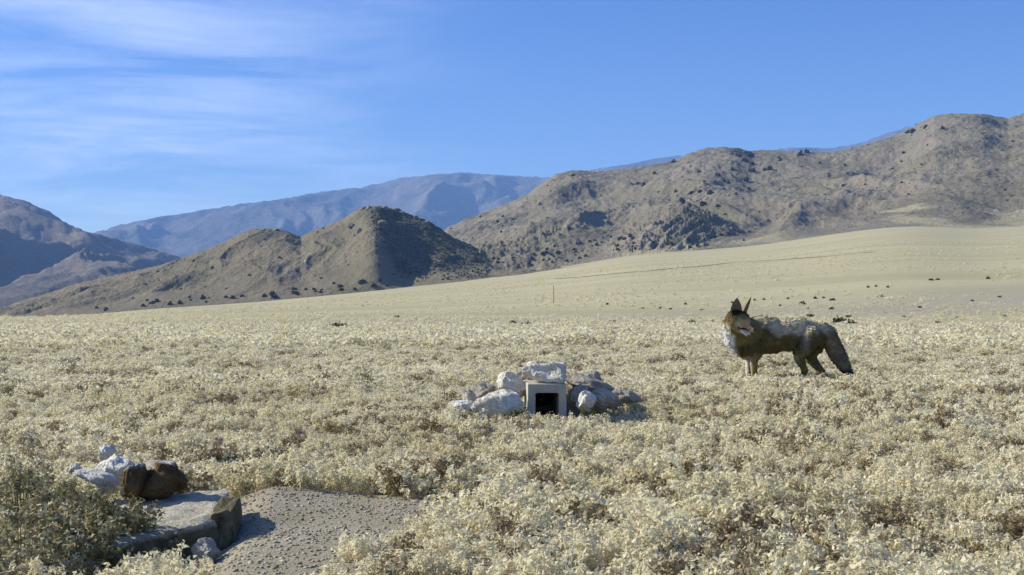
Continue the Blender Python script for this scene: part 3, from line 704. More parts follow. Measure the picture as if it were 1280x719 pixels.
# ------------------------------------------------------------------ scrub on the flat beyond
def scrub_mesh(m, n_, leaf, flat=.7, seedv=0, multi=3):
    rg = random.Random(seedv); V, Fq, T = [], [], []
    cs = [(rg.gauss(0, .10), rg.gauss(0, .10), .28+.2*rg.random()) for _ in range(multi)]
    for k in range(n_):
        cx_, cy_, r_ = cs[k % multi]
        d = Vector((rg.gauss(0, 1), rg.gauss(0, 1), abs(rg.gauss(0, 1)))).normalized()*r_*(.45+.6*rg.random())
        p = Vector((cx_+d.x, cy_+d.y, d.z*flat*2))
        a = Vector((rg.gauss(0, 1), rg.gauss(0, 1), rg.gauss(0, 1))).normalized(); bb = a.cross(Vector((rg.gauss(0, 1), rg.gauss(0, 1), rg.gauss(0, 1)))).normalized()
        i = len(V); V += [p-a*leaf*.5, p+bb*leaf*.4, p+a*leaf*.5, p-bb*leaf*.4]; Fq.append((i, i+1, i+2, i+3)); T.append(rg.random())
    for cx_, cy_, r_ in cs:                           # woody limbs joining the crowns
        for k in range(4):
            e_ = Vector((cx_+rg.gauss(0, r_*.3), cy_+rg.gauss(0, r_*.3), r_*flat*1.3)); sd_ = Vector((-e_.y, e_.x, 0)).normalized()*.03
            i = len(V); V += [-sd_, sd_, e_+sd_*.6, e_-sd_*.6]; Fq.append((i, i+1, i+2, i+3)); T.append(.5)
    me = bpy.data.meshes.new('scrub'); me.from_pydata(V, [], Fq)
    a = me.attributes.new('tint', 'FLOAT_COLOR', 'POINT'); a.data.foreach_set('color', np.repeat(np.array(T, np.float32), 16)); me.materials.append(m); return me
sage = [scrub_mesh(M_sage, 260, .13, .4, 100+k, 4) for k in range(4)]
def sage_at(px, py, wpx, hpx, lab, grp):
    p = ghit(px, py)
    if p is None: return
    o = bpy.data.objects.new('sagebrush', rng.choice(sage)); C.objects.link(o)
    s_ = wpx/F*p.y/1.1; o.location = (p.x, p.y, float(G(p.x, p.y))-.02); o.scale = (s_, s_*.9, (hpx/F*p.y+.09*float(sstep(70, 50, p.y)))/.36); o.rotation_euler = (0, 0, rng.random()*6.28)
    tag(o, lab, 'shrub', grp)
GS = 'dark scrub dotted over the flat'
sage_at(425, 415, 42, 9, 'widest dark scrub on the flat, left of centre beyond the pale plants', GS)
sage_at(408, 414, 20, 7, 'dark scrub touching the left end of the widest scrub', GS)
sage_at(655, 411, 30, 8, 'sprawling dark scrub at mid distance straight above the stone pile', GS)
sage_at(640, 406, 14, 5, 'small dark scrub just left of the sprawling scrub above the stone pile', GS)
sage_at(765, 406, 18, 5, 'low dark scrub between the stone pile and the coyote head', GS)
sage_at(1048, 407, 30, 9, 'dark scrub standing just above the coyote rump', GS)
sage_at(1064, 409, 20, 7, 'dark scrub right of the one above the coyote rump', GS)
sage_at(1060, 397, 20, 4, 'thin grey scrub strip beyond the scrub by the coyote rump', GS)
sage_at(1012, 396, 15, 4, 'small dark scrub right behind the top of the coyote back', GS)
sage_at(1003, 381, 12, 5, 'lone dark scrub above the middle of the coyote back', GS)
sage_at(1172, 408, 15, 5, 'lone dark scrub right of the coyote on the flat', GS)
sage_at(356, 410, 18, 4, 'flat dark scrub left of the widest scrub', GS)
sage_at(496, 397, 13, 3, 'thin dark scrub beyond and right of the widest scrub', GS)
far_px = [(388, 409, 10, 4), (20, 433, 24, 5), (36, 431, 14, 5), (95, 434, 26, 4), (100, 418, 8, 4), (30, 419, 8, 6), (78, 423, 8, 3), (120, 422, 10, 3), (135, 418, 8, 4), (158, 419, 12, 5), (203, 419, 14, 5), (197, 417, 5, 6), (143, 437, 8, 4), (312, 423, 10, 3), (278, 430, 14, 3), (225, 413, 5, 3), (258, 411, 4, 5), (277, 411, 9, 4), (298, 411, 4, 5),
    (1040, 376, 12, 4), (1040, 387, 8, 4), (1019, 374, 6, 4), (1029, 373, 6, 3), (985, 374, 6, 3), (943, 376, 5, 3), (955, 375, 5, 3), (1085, 360, 5, 3), (1095, 359, 5, 3), (1110, 360, 5, 3), (1100, 371, 12, 3), (1235, 349, 9, 4), (1164, 351, 9, 3), (1172, 350, 8, 3), (805, 404, 8, 4), (865, 404, 12, 4), (891, 405, 9, 5), (720, 404, 8, 3), (826, 386, 7, 3), (838, 387, 6, 3), (803, 386, 10, 2), (759, 381, 5, 3), (877, 388, 8, 2), (857, 381, 5, 3), (915, 379, 6, 3), (1255, 396, 12, 3), (1270, 409, 10, 4), (1220, 416, 14, 3), (1110, 414, 10, 3), (600, 411, 6, 3), (560, 407, 7, 3), (530, 409, 8, 3), (460, 409, 8, 3), (1196, 398, 7, 3), (1130, 397, 9, 3), (1150, 385, 7, 3), (1215, 377, 6, 3), (1250, 372, 7, 3), (975, 383, 4, 3), (1010, 386, 4, 2)]
for q in far_px: sage_at(*q, 'small dark scrub bush on the flat', 'small scrub bushes far out on the flat')

# a thin rusty marker post far out on the flat
def post():
    p = ghit(692, 379); h = 22/F*p.y
    root = empty('marker_post', (p.x, p.y, float(G(p.x, p.y))), label='thin rusty marker post far out on the flat', cat='post')
    m, n, l, b = mat('rusty_steel'); b.inputs['Base Color'].default_value = (.34, .16, .11, 1)
    bm = bmesh.new(); bmesh.ops.create_cone(bm, cap_ends=True, segments=10, radius1=.045, radius2=.04, depth=h, matrix=Matrix.Translation((0, 0, h/2-.1)))
    me = bpy.data.meshes.new('shaft'); bm.to_mesh(me); bm.free(); me.materials.append(m); o = bpy.data.objects.new('shaft', me); C.objects.link(o); o.parent = root
    bm = bmesh.new(); bmesh.ops.create_uvsphere(bm, u_segments=10, v_segments=6, radius=.07, matrix=Matrix.Translation((0, 0, h-.1)))
    me = bpy.data.meshes.new('cap'); bm.to_mesh(me); bm.free(); me.materials.append(m); o = bpy.data.objects.new('cap', me); C.objects.link(o); o.parent = root
post()

# faint vehicle tracks over the fan
def track(name, pts, wd, c):
    m, n, l, b = mat(name+'_dirt'); l.new(mixc(n, l, nnoise(n, l, gpos(n), .8, 4, .7), tuple(q*.8 for q in c), tuple(q*1.25 for q in c)), b.inputs['Base Color'])
    xs = np.arange(pts[0][0], pts[-1][0]+1, 3.); ys = np.interp(xs, *zip(*pts))+1.2*noise(xs*.02, xs*0, 4)
    hs_ = [ghit(x, y) for x, y in zip(xs, ys)]; hs_ = [h for h in hs_ if h]
    sxy = np.array([(h.x, h.y) for h in hs_]); sxy = np.stack([gsm(sxy[:, 0], 4), gsm(sxy[:, 1], 4)], 1)
    d = np.gradient(sxy, axis=0); d /= np.linalg.norm(d, axis=1)[:, None]; nn = np.stack([-d[:, 1], d[:, 0]], 1)
    V = []
    for k in (-1, -.5, 0, .5, 1):
        w_ = wd*.5*(1+.35*noise(xs[:len(sxy)]*.05, xs[:len(sxy)]*0+k, 6)); q = sxy+nn*(k*w_)[:, None]; V.append(np.stack([q[:, 0], q[:, 1], G(q[:, 0], q[:, 1])+.12], 1))
    V = np.stack(V, 0).reshape(-1, 3)
    tag(meshobj(name, V, grid_faces(5, len(sxy)), m), kind='structure')
track('dirt_track', [(690, 349), (800, 340), (900, 330), (1000, 323), (1100, 315)], 2.5, (.39, .345, .205))
track('dirt_track', [(545, 350), (640, 341), (720, 333), (790, 322)], 3, (.375, .33, .195))

# ------------------------------------------------------------------ shrubs on the hills
trees = {k: BVHTree.FromPolygons([Vector(v) for v in HB[k][0]], [tuple(int(i) for i in f) for f in HB[k][1]]) for k in ('east_hills', 'rocky_knoll')}
chap = [scrub_mesh(M_chap, 90, .34, .75, 200+k, 2) for k in range(5)]
cam_o = Vector((0, 0, CAMH))
def hill_shrub(hn, px, py, wpx, lab, grp, collect=None):
    d = (P(px, py, 1.)-cam_o).normalized()
    best = None
    for k, t in trees.items():
        h = t.ray_cast(cam_o, d)
        if h[0] is not None and (best is None or h[3] < best[1]): best = (k, h[3], h[0])
    if best is None or best[0] != hn: return False
    p = best[2]
    if float(G(p.x, p.y)) > p.z: return False
    s_ = wpx/F*p.y/1.1
    if collect is not None: collect.append((p, s_)); return True
    o = bpy.data.objects.new('hillside_shrub', rng.choice(chap)); C.objects.link(o)
    o.location = p-Vector((0, 0, .1*s_)); o.scale = (s_, s_, s_*(.8+.4*rng.random())); o.rotation_euler = (0, 0, rng.random()*6.28)
    tag(o, lab, 'shrub', grp); return True
rs = random.Random(77)
skE = lambda x: float(np.interp(x, [540, 640, 700, 760, 840, 900, 1040, 1170, 1280], [292, 251, 216, 212, 203, 184, 191, 144, 142]))
bsE = lambda x: float(np.interp(x, BX, BY))
LE = 'small dark shrub on the pale slope of the large hills at right'; GE = 'shrubs scattered over the large hills'
LF = 'dark shrub in the band along the foot of the large hills'; GF = 'shrubs along the foot of the large hills'
LK = 'small dark shrub on the rocky knoll'; GK = 'shrubs on the rocky knoll'
LB = 'dark shrub in the line along the foot of the rocky knoll'; GKB = 'shrubs along the foot of the rocky knoll'
for px, py, w_ in [(797, 231, 6), (804, 232, 6), (818, 217, 5), (864, 242, 6), (875, 240, 6), (889, 242, 8), (905, 237, 4), (874, 216, 5), (905, 227, 5), (910, 229, 6), (915, 212, 5), (936, 237, 5), (898, 221, 7), (933, 226, 8), (879, 256, 8), (896, 258, 6), (920, 243, 4), (842, 203, 6), (852, 252, 7), (859, 262, 5), (823, 241, 5), (845, 240, 5), (717, 220, 5), (932, 202, 8), (940, 196, 9), (941, 207, 8), (940, 214, 7), (925, 196, 8), (955, 213, 5), (962, 212, 6), (975, 201, 5), (1001, 209, 4), (1025, 204, 4), (1000, 195, 9), (1009, 191, 7), (1036, 221, 4), (1054, 233, 4), (1056, 207, 4), (1135, 166, 7), (1142, 165, 9), (1156, 160, 7), (1178, 161, 5), (1129, 192, 5), (1036, 218, 4)]:
    hill_shrub('east_hills', px, py, w_*1.25, LE, GE)
cnt = 0
while cnt < 85:
    px = rs.uniform(560, 1278); a = rs.random(); py = skE(px)+3+(bsE(px)-skE(px)-6)*a
    if noise(px/40, py/22, 3) < -.15+.25*rs.random(): continue
    if hill_shrub('east_hills', px, py, rs.uniform(2.2, 5.), LE, GE): cnt += 1
cnt = 0; tries = 0
while cnt < 70 and tries < 900:
    tries += 1
    px = 560+ (rs.random()**1.3)*360; py = bsE(px)-2-rs.random()**1.2*np.interp(px, [560, 700, 900], [34, 26, 16])
    if hill_shrub('east_hills', px, py, rs.uniform(3.2, 7.0), LF, GF): cnt += 1
cnt = 0; tries = 0
while cnt < 55 and tries < 900:
    tries += 1
    px = rs.uniform(150, 600); a = rs.random(); sk_ = float(np.interp(px, [150, 200, 300, 345, 430, 475, 550, 600], [342, 331, 292, 285, 272, 257, 285, 315])); py = sk_+3+(bsE(px)-sk_-8)*a
    if px < 430 and rs.random() < .6: continue
    if hill_shrub('rocky_knoll', px, py, rs.uniform(2.5, 5.5), LK, GK): cnt += 1
cnt = 0; tries = 0
while cnt < 46 and tries < 900:
    tries += 1
    px = rs.uniform(110, 600); py = bsE(px)-rs.random()**1.5*9-1
    if hill_shrub('rocky_knoll', px, py, rs.uniform(4, 9), LB, GKB): cnt += 1
# the rest of the brush on the large hills and the shaded flank of the knoll reads as one mass
rest = []
for _ in range(2600):
    if rs.random() < .42:
        px = rs.uniform(465, 612); py = rs.uniform(262, 348)
        e0 = float(np.interp(py, [255, 272, 300, 320, 350], [452, 456, 478, 486, 503]))
        if px > e0: hill_shrub('rocky_knoll', px, py, rs.uniform(1.8, 4.2), '', '', rest)
    else:
        px = rs.uniform(560, 1278); py = skE(px)+2+(bsE(px)-skE(px)-4)*rs.random()
        dn_ = float(fbm(np.array(px/55), np.array(py/25), 3, 8))
        if dn_ > .05+.2*rs.random(): hill_shrub('east_hills', px, py, rs.uniform(1.2, 2.8), '', '', rest)
me = bpy.data.meshes.new('hill_brush'); V = []; Fq = []; T = []
base_ = [(np.array([v.co[:] for v in m_.vertices]), np.array([p_.vertices[:] for p_ in m_.polygons])) for m_ in [scrub_mesh(M_chap, 26, .5, .5, 300+k, 2) for k in range(4)]]
off = 0
for p, s_ in rest:
    v_, f_ = rs.choice(base_); a = rs.random()*6.28; c_, q_ = math.cos(a), math.sin(a)
    vv = v_ @ np.array([[c_, q_, 0], [-q_, c_, 0], [0, 0, 1]])*s_ + np.array(p[:]); V.append(vv); Fq.append(f_+off); off += len(vv); T.append(np.full(len(vv), rs.random()))
o = meshobj('hill_brush', np.concatenate(V), np.concatenate(Fq), M_chap); T = np.concatenate(T).astype(np.float32)
a = o.data.attributes.new('tint', 'FLOAT_COLOR', 'POINT'); a.data.foreach_set('color', np.repeat(T, 4)); o['kind'] = 'stuff'
# boulders: the pale one on the knoll and crags of its summit
def hill_rock(px, py, wpx, hpx, m, seed, lab, grp=None, kn='rocky_knoll'):
    d = (P(px, py, 1.)-cam_o).normalized(); h = trees[kn].ray_cast(cam_o, d)
    if h[0] is None: return
    D = h[0].y; rock('boulder', px-wpx/2, py-hpx/2, px+wpx/2, py+hpx/2, D, wpx/F*D, m, seed, lab, 'boulder', group=grp, sub=3, rnd=.35)
R_crag = rockmat('crag_rock', (.30, .26, .20), (.22, .19, .15), (.38, .34, .28), .02)
R_pale = rockmat('pale_boulder_rock', (.62, .60, .56), (.5, .48, .44), (.7, .69, .66), .05)
hill_rock(382, 328, 4, 6, R_pale, 5, 'pale upright boulder on the left slope of the rocky knoll')
GC = 'crags round the summit of the knoll'
for i, (px, py, w_, h_) in enumerate([(454, 262, 8, 7), (461, 261, 9, 8), (470, 261, 7, 6), (481, 261, 9, 7), (493, 263, 7, 6), (503, 267, 8, 7), (519, 273, 6, 7), (534, 278, 7, 6), (440, 283, 9, 9), (449, 290, 8, 10), (478, 279, 12, 8), (345, 288, 9, 5), (330, 288, 8, 5)]):
    hill_rock(px, py, w_, h_, R_crag, 400+i, 'brown rock crag on the knoll, near its skyline', GC)

#COYOTE
# ------------------------------------------------------------------ the coyote
def coyote():
    D = 11.0; U = D/F; c = P(975, 477, D); gzc = float(G(c.x, D))
    root = empty('coyote', (c.x, D, gzc), label='grey and tan coyote standing in the field, head turned to the camera, mouth open', cat='coyote')
    lift = c.z-gzc                                    # keeps the feet on the ground
    def Q(x, z, y=0): return Vector((x*U, y*U, max(z, 0)*U + lift*min(1, max(z, 0)/20.)))
    bm = bmesh.new()
    def ell(p, rx, ry, rz, rot=None, seg=20):
        M = Matrix.Translation(p) @ (rot.to_matrix().to_4x4() if rot else Matrix.Identity(4)) @ Matrix.Diagonal((rx*U, ry*U, rz*U, 1))
        bmesh.ops.create_uvsphere(bm, u_segments=seg, v_segments=seg//2, radius=1, matrix=M)
    def limb(pts, flat=1.0):
        """tapered limb through (x, z, y, radius)"""
        for (x0, z0, y0, r0), (x1, z1, y1, r1) in zip(pts, pts[1:]):
            a, b_ = Vector((x0, y0, z0)), Vector((x1, y1, z1)); n_ = max(2, int((a-b_).length/(min(r0, r1)*.3)))
            for k in range(n_+1):
                t = k/n_; q = a.lerp(b_, t); r = r0+(r1-r0)*t
                ell(Q(q.x, q.z, q.y), r, r*flat, r, seg=12)
    # trunk: deep chest, winter coat, slight tuck before the thighs
    ell(Q(-31, 55.5), 20, 13.5, 23); ell(Q(-14, 57), 25, 14.5, 22.5); ell(Q(8, 59), 27, 13.5, 20.5); ell(Q(28, 59), 24, 12.5, 19); ell(Q(42, 57, 1), 15.5, 12, 18)
    ell(Q(-20, 66), 26, 12, 16); ell(Q(15, 66), 28, 12, 15)
    ell(Q(-33, 46, -8), 13, 8, 20); ell(Q(-33, 46, 8), 13, 8, 20)
    # neck and ruff, rising forward to the head
    limb([(-34, 56, 0, 20), (-47, 63, -5, 17.5), (-54, 73, -10, 15)], .85)
    limb([(-46, 44, 0, 13), (-55, 56, -3, 15), (-58, 68, -7, 14)], .85)
    limb([(-42, 36, 0, 9), (-49, 42, 0, 10), (-57, 52, 0, 11)], .85)
    # fore legs
    limb([(-34, 46, -9, 11), (-32, 34, -9, 7.5), (-34.5, 28, -9, 5.2), (-34, 13, -8.5, 3.9), (-34.5, 4, -8.5, 3.4), (-37, 2.4, -9, 3.6), (-41, 1.8, -9, 2.8)])
    limb([(-36, 44, 8, 10), (-36, 32, 8, 7), (-37.5, 27, 8, 4.6), (-37.5, 13, 8, 3.6), (-38, 4, 8, 3.2), (-40.5, 2.4, 8, 3.4), (-44, 1.8, 8, 2.6)])
    # near hind leg: thigh, knee by the belly, hock behind, upright shank, paw
    limb([(35, 56, -6, 14), (29, 45, -8, 12), (23, 35, -9, 8.5), (22, 29, -9.5, 6.6), (27, 19, -9.5, 4.4), (29, 14, -9.5, 4.2), (26, 7, -9.5, 3.4), (25, 3.5, -9.5, 3.3), (22, 2.3, -9.5, 3.5), (18, 1.8, -9.5, 2.7)])
    limb([(44, 54, 7, 14.5), (43, 44, 8, 12), (40, 35, 8, 9), (41, 28, 8, 7), (47, 20, 8, 5.2), (52, 15, 8, 4.6), (50, 8, 8, 3.5), (48.5, 3.5, 8, 3.3), (45.5, 2.3, 8, 3.5), (41.5, 1.8, 8, 2.7)])
    # bushy tail hanging behind
    limb([(50, 66, 0, 9), (59, 60, 0, 10), (65, 48, 0, 9.2), (71, 36, 0, 9.4), (78, 23, 0, 7.2), (84.5, 13.5, 0, 4.2), (88.5, 9, 0, 2.2)], .8)
    # head: turned back over the shoulder towards the camera
    H = Vector((-52, -17, 76.3)); d = Vector((19, -21, -13.5)).normalized()
    up = Vector((0, 0, 1)); up = (up-d*up.dot(d)).normalized(); rt = d.cross(up)      # rt: the head's own right side
    def hp(f, s_, u): v = H+d*f+rt*s_+up*u; return Q(v.x, v.z, v.y)
    rot = Matrix((d, rt, up)).transposed().to_quaternion()
    def hell(f, s_, u, a, b_, c_): ell(hp(f, s_, u), a, b_, c_, rot, 18)
    hell(0, 0, 0, 11, 10.5, 9.5); hell(-6, 0, -2, 11, 12, 11); hell(6, 0, 1.2, 7, 8, 6.2)
    hell(-4, -9.5, -5, 8, 5, 8); hell(-4, 9.5, -5, 8, 5, 8); hell(3, -6.5, -4, 7, 4, 5); hell(3, 6.5, -4, 7, 4, 5)
    for k in range(13):                                # muzzle, upper jaw
        t = k/12; hell(8+t*14, 0, -1.2-1.4*t, 3.2, 5.0-2.2*t, 3.6-1.2*t)
    for k in range(11):                                # dropped lower jaw
        t = k/10; hell(3+t*13, 0, -7.6-6.0*t, 2.6, 4.0-2.0*t, 1.9-.7*t)
    hell(7, 4.2, 3.4, 2.6, 1.8, 1.4); hell(7, -4.2, 3.4, 2.6, 1.8, 1.4)     # brows
    me = bpy.data.meshes.new('tmp'); bm.to_mesh(me); bm.free()
    o = bpy.data.objects.new('tmp', me); C.objects.link(o)
    rm = o.modifiers.new('r', 'REMESH'); rm.mode = 'VOXEL'; rm.voxel_size = .0048
    sm = o.modifiers.new('s', 'SMOOTH'); sm.factor = .5; sm.iterations = 5
    dg = bpy.context.evaluated_depsgraph_get(); dg.update()
    me2 = bpy.data.meshes.new_from_object(o.evaluated_get(dg)); me2.name = 'body'
    bpy.data.objects.remove(o)
    nv = len(me2.vertices); co = np.empty(nv*3, np.float32); me2.vertices.foreach_get('co', co); co = co.reshape(-1, 3)
    no = np.empty(nv*3, np.float32); me2.vertices.foreach_get('normal', no); no = no.reshape(-1, 3)
    # coat relief
    rel = .0032*fbm(co[:, 0]*14+co[:, 1]*6, co[:, 2]*20-co[:, 1]*9, 3, 5)+.0025*noise(co[:, 0]*55+co[:, 1]*30, co[:, 2]*60-co[:, 1]*25, 6)
    co = co + no*rel[:, None]; me2.vertices.foreach_set('co', co.ravel())
    Hc = np.array(Q(H.x, H.z, H.y)); dv, uv, rv = (np.array(v) for v in (d, up, rt))
    def coat(co, jit=0):
        x = co[:, 0]/U; z = (co[:, 2]-lift*np.minimum(1, co[:, 2]/(20*U)))/U; y = co[:, 1]/U
        q = co-Hc; f = q@dv/U; s_ = q@rv/U; u = q@uv/U
        nz = fbm(co[:, 0]*9+co[:, 1]*5, co[:, 2]*14-co[:, 1]*7, 4, 15)+jit
        L3 = lambda a, b_, t: a*(1-t[:, None])+np.array(b_)[None]*t[:, None]
        col = np.tile(np.array([[.13, .105, .035]]), (len(co), 1))
        col = L3(col, (.19, .145, .055), sstep(-.1, .5, nz)*.8)
        # grizzled grey saddle with a ragged lower edge
        lowedge = np.interp(x, [-60, -30, -10, 20, 40, 60], [80, 74, 60, 56, 60, 62])
        sad = sstep(-4, 7, z-lowedge-nz*14)*sstep(-46, -30, x)
        col = L3(col, (.72, .63, .45), sad*.92)
        blk = sstep(.0, .5, noise(co[:, 0]*28, co[:, 2]*50+co[:, 1]*30, 33)+.5*noise(co[:, 0]*9, co[:, 2]*12, 36))*sad
        col = L3(col, (.26, .225, .16), blk*.5)
        col = L3(col, (.40, .37, .31), np.exp(-((x-27)/4)**2-((z-52)/13)**2)*sstep(2, -6, y)*.75)
        # darker shoulder cape just behind the neck
        col = L3(col, (.14, .12, .08), np.exp(-((x+26)/9)**2-((z-76)/9)**2)*.7)
        # pale throat, chest and inner fore leg
        wht = sstep(-54, -61, x+ (z-45)*.30+nz*5)*sstep(84, 70, z)*sstep(22, 30, z)
        col = L3(col, (.80, .74, .62), wht)
        wht2 = sstep(-36, -40, x)*sstep(34, 20, z)
        col = L3(col, (.62, .56, .46), wht2*.8)
        col = L3(col, (.42, .33, .2), sstep(35, 29, z)*sstep(-25, -18, x)*sstep(22, 14, x)*.7)
        # rufous nape
        col = L3(col, (.36, .23, .12), sstep(-58, -62, x)*sstep(70, 78, z)*.8)
        # tail: grey brown, black tip
        ta = sstep(54, 60, x)*sstep(70, 60, z)
        col = L3(col, (.30, .235, .125), ta*.9); col = L3(col, (.48, .42, .30), ta*sstep(.1, .4, noise(co[:, 0]*30, co[:, 2]*30, 44)+jit)*.5)
        col = L3(col, (.03, .026, .022), ta*sstep(20, 12, z)); 
        # head
        wl = np.interp(f, [-12, 2, 7, 10, 26], [13, 12, 9, 7, 6]); hd = sstep(wl+2, wl-.5, np.abs(s_))*sstep(-12, -7, f)*sstep(-14-.05*f, -12.5, u)*sstep(14, 10, np.abs(u+3))*(f < 27)
        hb = np.tile(np.array([[.27, .21, .10]]), (len(co), 1))
        hb = L3(hb, (.16, .135, .065), sstep(2, 6, u)*sstep(12, 5, f))
        hb = L3(hb, (.33, .215, .11), sstep(7, 11, f)*sstep(-2.9, -1., u))               # rufous bridge
        hb = L3(hb, (.74, .70, .64), sstep(6, 9, f)*sstep(-2.2, -3.0, u+.10*f)*sstep(-13.5, -12, u))          # white lips
        hb = L3(hb, (.08, .06, .04), np.exp(-((f-6.5)/2.2)**2-((np.abs(s_)-5.2)/1.5)**2-((u-1.6)/1.6)**2))
        hb = L3(hb, (.66, .58, .42), np.exp(-((f-4)/4)**2-((np.abs(s_)-8)/3)**2-((u+3)/2.5)**2)*.8); hb = L3(hb, (.62, .52, .34), np.exp(-((f-5)/2)**2-((np.abs(s_)-3.6)/1.3)**2-((u-4.4)/1.2)**2)*.8)
        mouth = sstep(5, 7.5, f)*np.exp(-((u+6.4+.17*(f-6))/1.9)**2)
        hb = L3(hb, (.03, .014, .012), np.clip(mouth*1.3, 0, 1))
        col = col*(1-hd[:, None])+hb*hd[:, None]
        col *= (1+.35*np.clip(nz, -.5, .5))[:, None]
        return np.clip(col*1.28, .01, .85)
    cc = coat(co); a = me2.attributes.new('coat', 'FLOAT_COLOR', 'POINT'); a.data.foreach_set('color', np.concatenate([cc, np.ones((nv, 1))], 1).astype(np.float32).ravel())
    m, n, l, b = mat('coyote_coat'); at = n.new('ShaderNodeAttribute'); at.attribute_name = 'coat'; l.new(at.outputs['Color'], b.inputs['Base Color'])
    t = n.new('ShaderNodeTexCoord').outputs['Object']; mp_ = n.new('ShaderNodeMapping'); mp_.inputs['Scale'].default_value = (60, 140, 140); mp_.inputs['Rotation'].default_value = (0, rad(20), 0); l.new(t, mp_.inputs[0])
    bump(n, l, b, nnoise(n, l, mp_.outputs[0], 1.5, 3, .6), .6, .004)
    me2.materials.clear(); me2.materials.append(m); me2.polygons.foreach_set('use_smooth', [True]*len(me2.polygons))
    body = bpy.data.objects.new('body', me2); C.objects.link(body); body.parent = root
    # fur: fine tapering tufts lying back along the coat
    g = np.random.default_rng(3); me2.calc_loop_triangles()
    ar = np.empty(len(me2.polygons), np.float32); me2.polygons.foreach_get('area', ar)
    pc = np.empty(len(me2.polygons)*3, np.float32); me2.polygons.foreach_get('center', pc); pc = pc.reshape(-1, 3)
    pn = np.empty(len(me2.polygons)*3, np.float32); me2.polygons.foreach_get('normal', pn); pn = pn.reshape(-1, 3)
    NT = 30000; ix = g.choice(len(pc), NT, p=ar/ar.sum()); p0 = pc[ix]; n0 = pn[ix]
    x = p0[:, 0]/U; z = p0[:, 2]/U
    q = p0-Hc; f_ = q@dv/U; face = (f_ > -1) & (np.linalg.norm(q, axis=1)/U < 31)
    dirv = np.tile(np.array([[.85, 0, -.5]]), (NT, 1))
    dirv[x < -46] = (-.15, 0, -1); dirv[z < 32] = (.1, 0, -1); tl = (x > 56) & (z < 66); dirv[tl] = (.5, 0, -.87)
    dirv = dirv + g.normal(0, .22, (NT, 3)); dirv -= n0*np.sum(dirv*n0, 1)[:, None]; dirv /= np.linalg.norm(dirv, axis=1)[:, None]+1e-6
    ln = .018+.014*g.random(NT); ln = np.where(z < 36, .008, ln); ln = np.where(tl, .036, ln); ln = np.where((x < -44) & ~face & (z > 34), .036, ln); ln = np.where(face, .005, ln)
    fl = dirv*.92+n0*.45; sd_ = np.cross(n0, dirv); wd = np.where(face, .0014, .0032)
    tip = p0+fl*ln[:, None]; mid = p0+fl*(ln*.5)[:, None]+n0*(ln*.10)[:, None]
    V4 = np.stack([p0-sd_*wd[:, None]-n0*.002, p0+sd_*wd[:, None]-n0*.002, mid+sd_*(wd*.7)[:, None], tip, mid-sd_*(wd*.7)[:, None]], 1).reshape(-1, 3)
    V4[:, 2] = np.maximum(V4[:, 2], .0)
    F5 = np.arange(NT*5).reshape(-1, 5)
    cj = coat(p0, 0)*(1+.45*(g.random(NT)-.5))[:, None]; cj = np.clip(cj, .01, .9)
    fo = meshobj('fur', V4, F5, m, body, attrs={'coat': np.repeat(np.concatenate([cj, np.ones((NT, 1))], 1), 5, 0)})
    # ears: cupped, thin-walled
    em, n, l, b = mat('ear_back'); b.inputs['Base Color'].default_value = (.24, .185, .11, 1)
    ei, n, l, b = mat('ear_inside'); b.inputs['Base Color'].default_value = (.20, .165, .11, 1)
    def ear(px, pz, py, tipx, tipz, tipy, width, face_dir, lab=None):
        base = Q(px, pz, py); tp = Q(tipx, tipz, tipy); ax = (tp-base); ln_ = ax.length; ax.normalize()
        fd = Vector(face_dir); fd = (fd-ax*fd.dot(ax)).normalized(); sx = ax.cross(fd)
        V, Fq = [], []; NU, NW = 12, 12
        for lay in (0, 1):
            for i in range(NU+1):
                t_ = i/NU; w_ = width*U*.5*(math.sin(min(1, (t_+.28)/.62)*math.pi/2))*(1-t_**2.6)+.0012
                for j in range(NW+1):
                    s2 = j/NW*2-1; cup = (1-s2*s2)*w_*.75
                    p_ = base+ax*(ln_*t_)+sx*(s2*w_)-fd*cup - fd*(.0045 if lay else 0)*(1-abs(s2)**3)*(1-t_*.6)
                    V.append(p_)
        S_ = (NU+1)*(NW+1)
        for i in range(NU):
            for j in range(NW):
                a_ = i*(NW+1)+j; Fq.append((a_, a_+1, a_+NW+2, a_+NW+1)); a_ += S_; Fq.append((a_, a_+NW+1, a_+NW+2, a_+1))
        for i in range(NU):
            for j in (0, NW):
                a_ = i*(NW+1)+j; Fq.append((a_, a_+NW+1, a_+NW+1+S_, a_+S_))
        e = meshobj('ear', V, Fq, ei, body, smooth=True); e.data.materials.append(em)
        for k, p_ in enumerate(e.data.polygons): p_.material_index = 0 if (k % 2 == 0 and k < 2*NU*NW) else 1
        return e
    E1 = H+rt*7.2*(-1)+up*6-d*3; E2 = H+rt*7.2+up*6-d*3
    left, right = (E1, E2) if E1.x < E2.x else (E2, E1)
    ear(left.x-1, left.z, left.y, -56.5, 104.5, left.y+3, 16.5, (.35, -1, .15))
    ear(right.x-1, right.z-1, right.y, -37, 106, right.y+3, 12.5, (.95, -.45, .1))
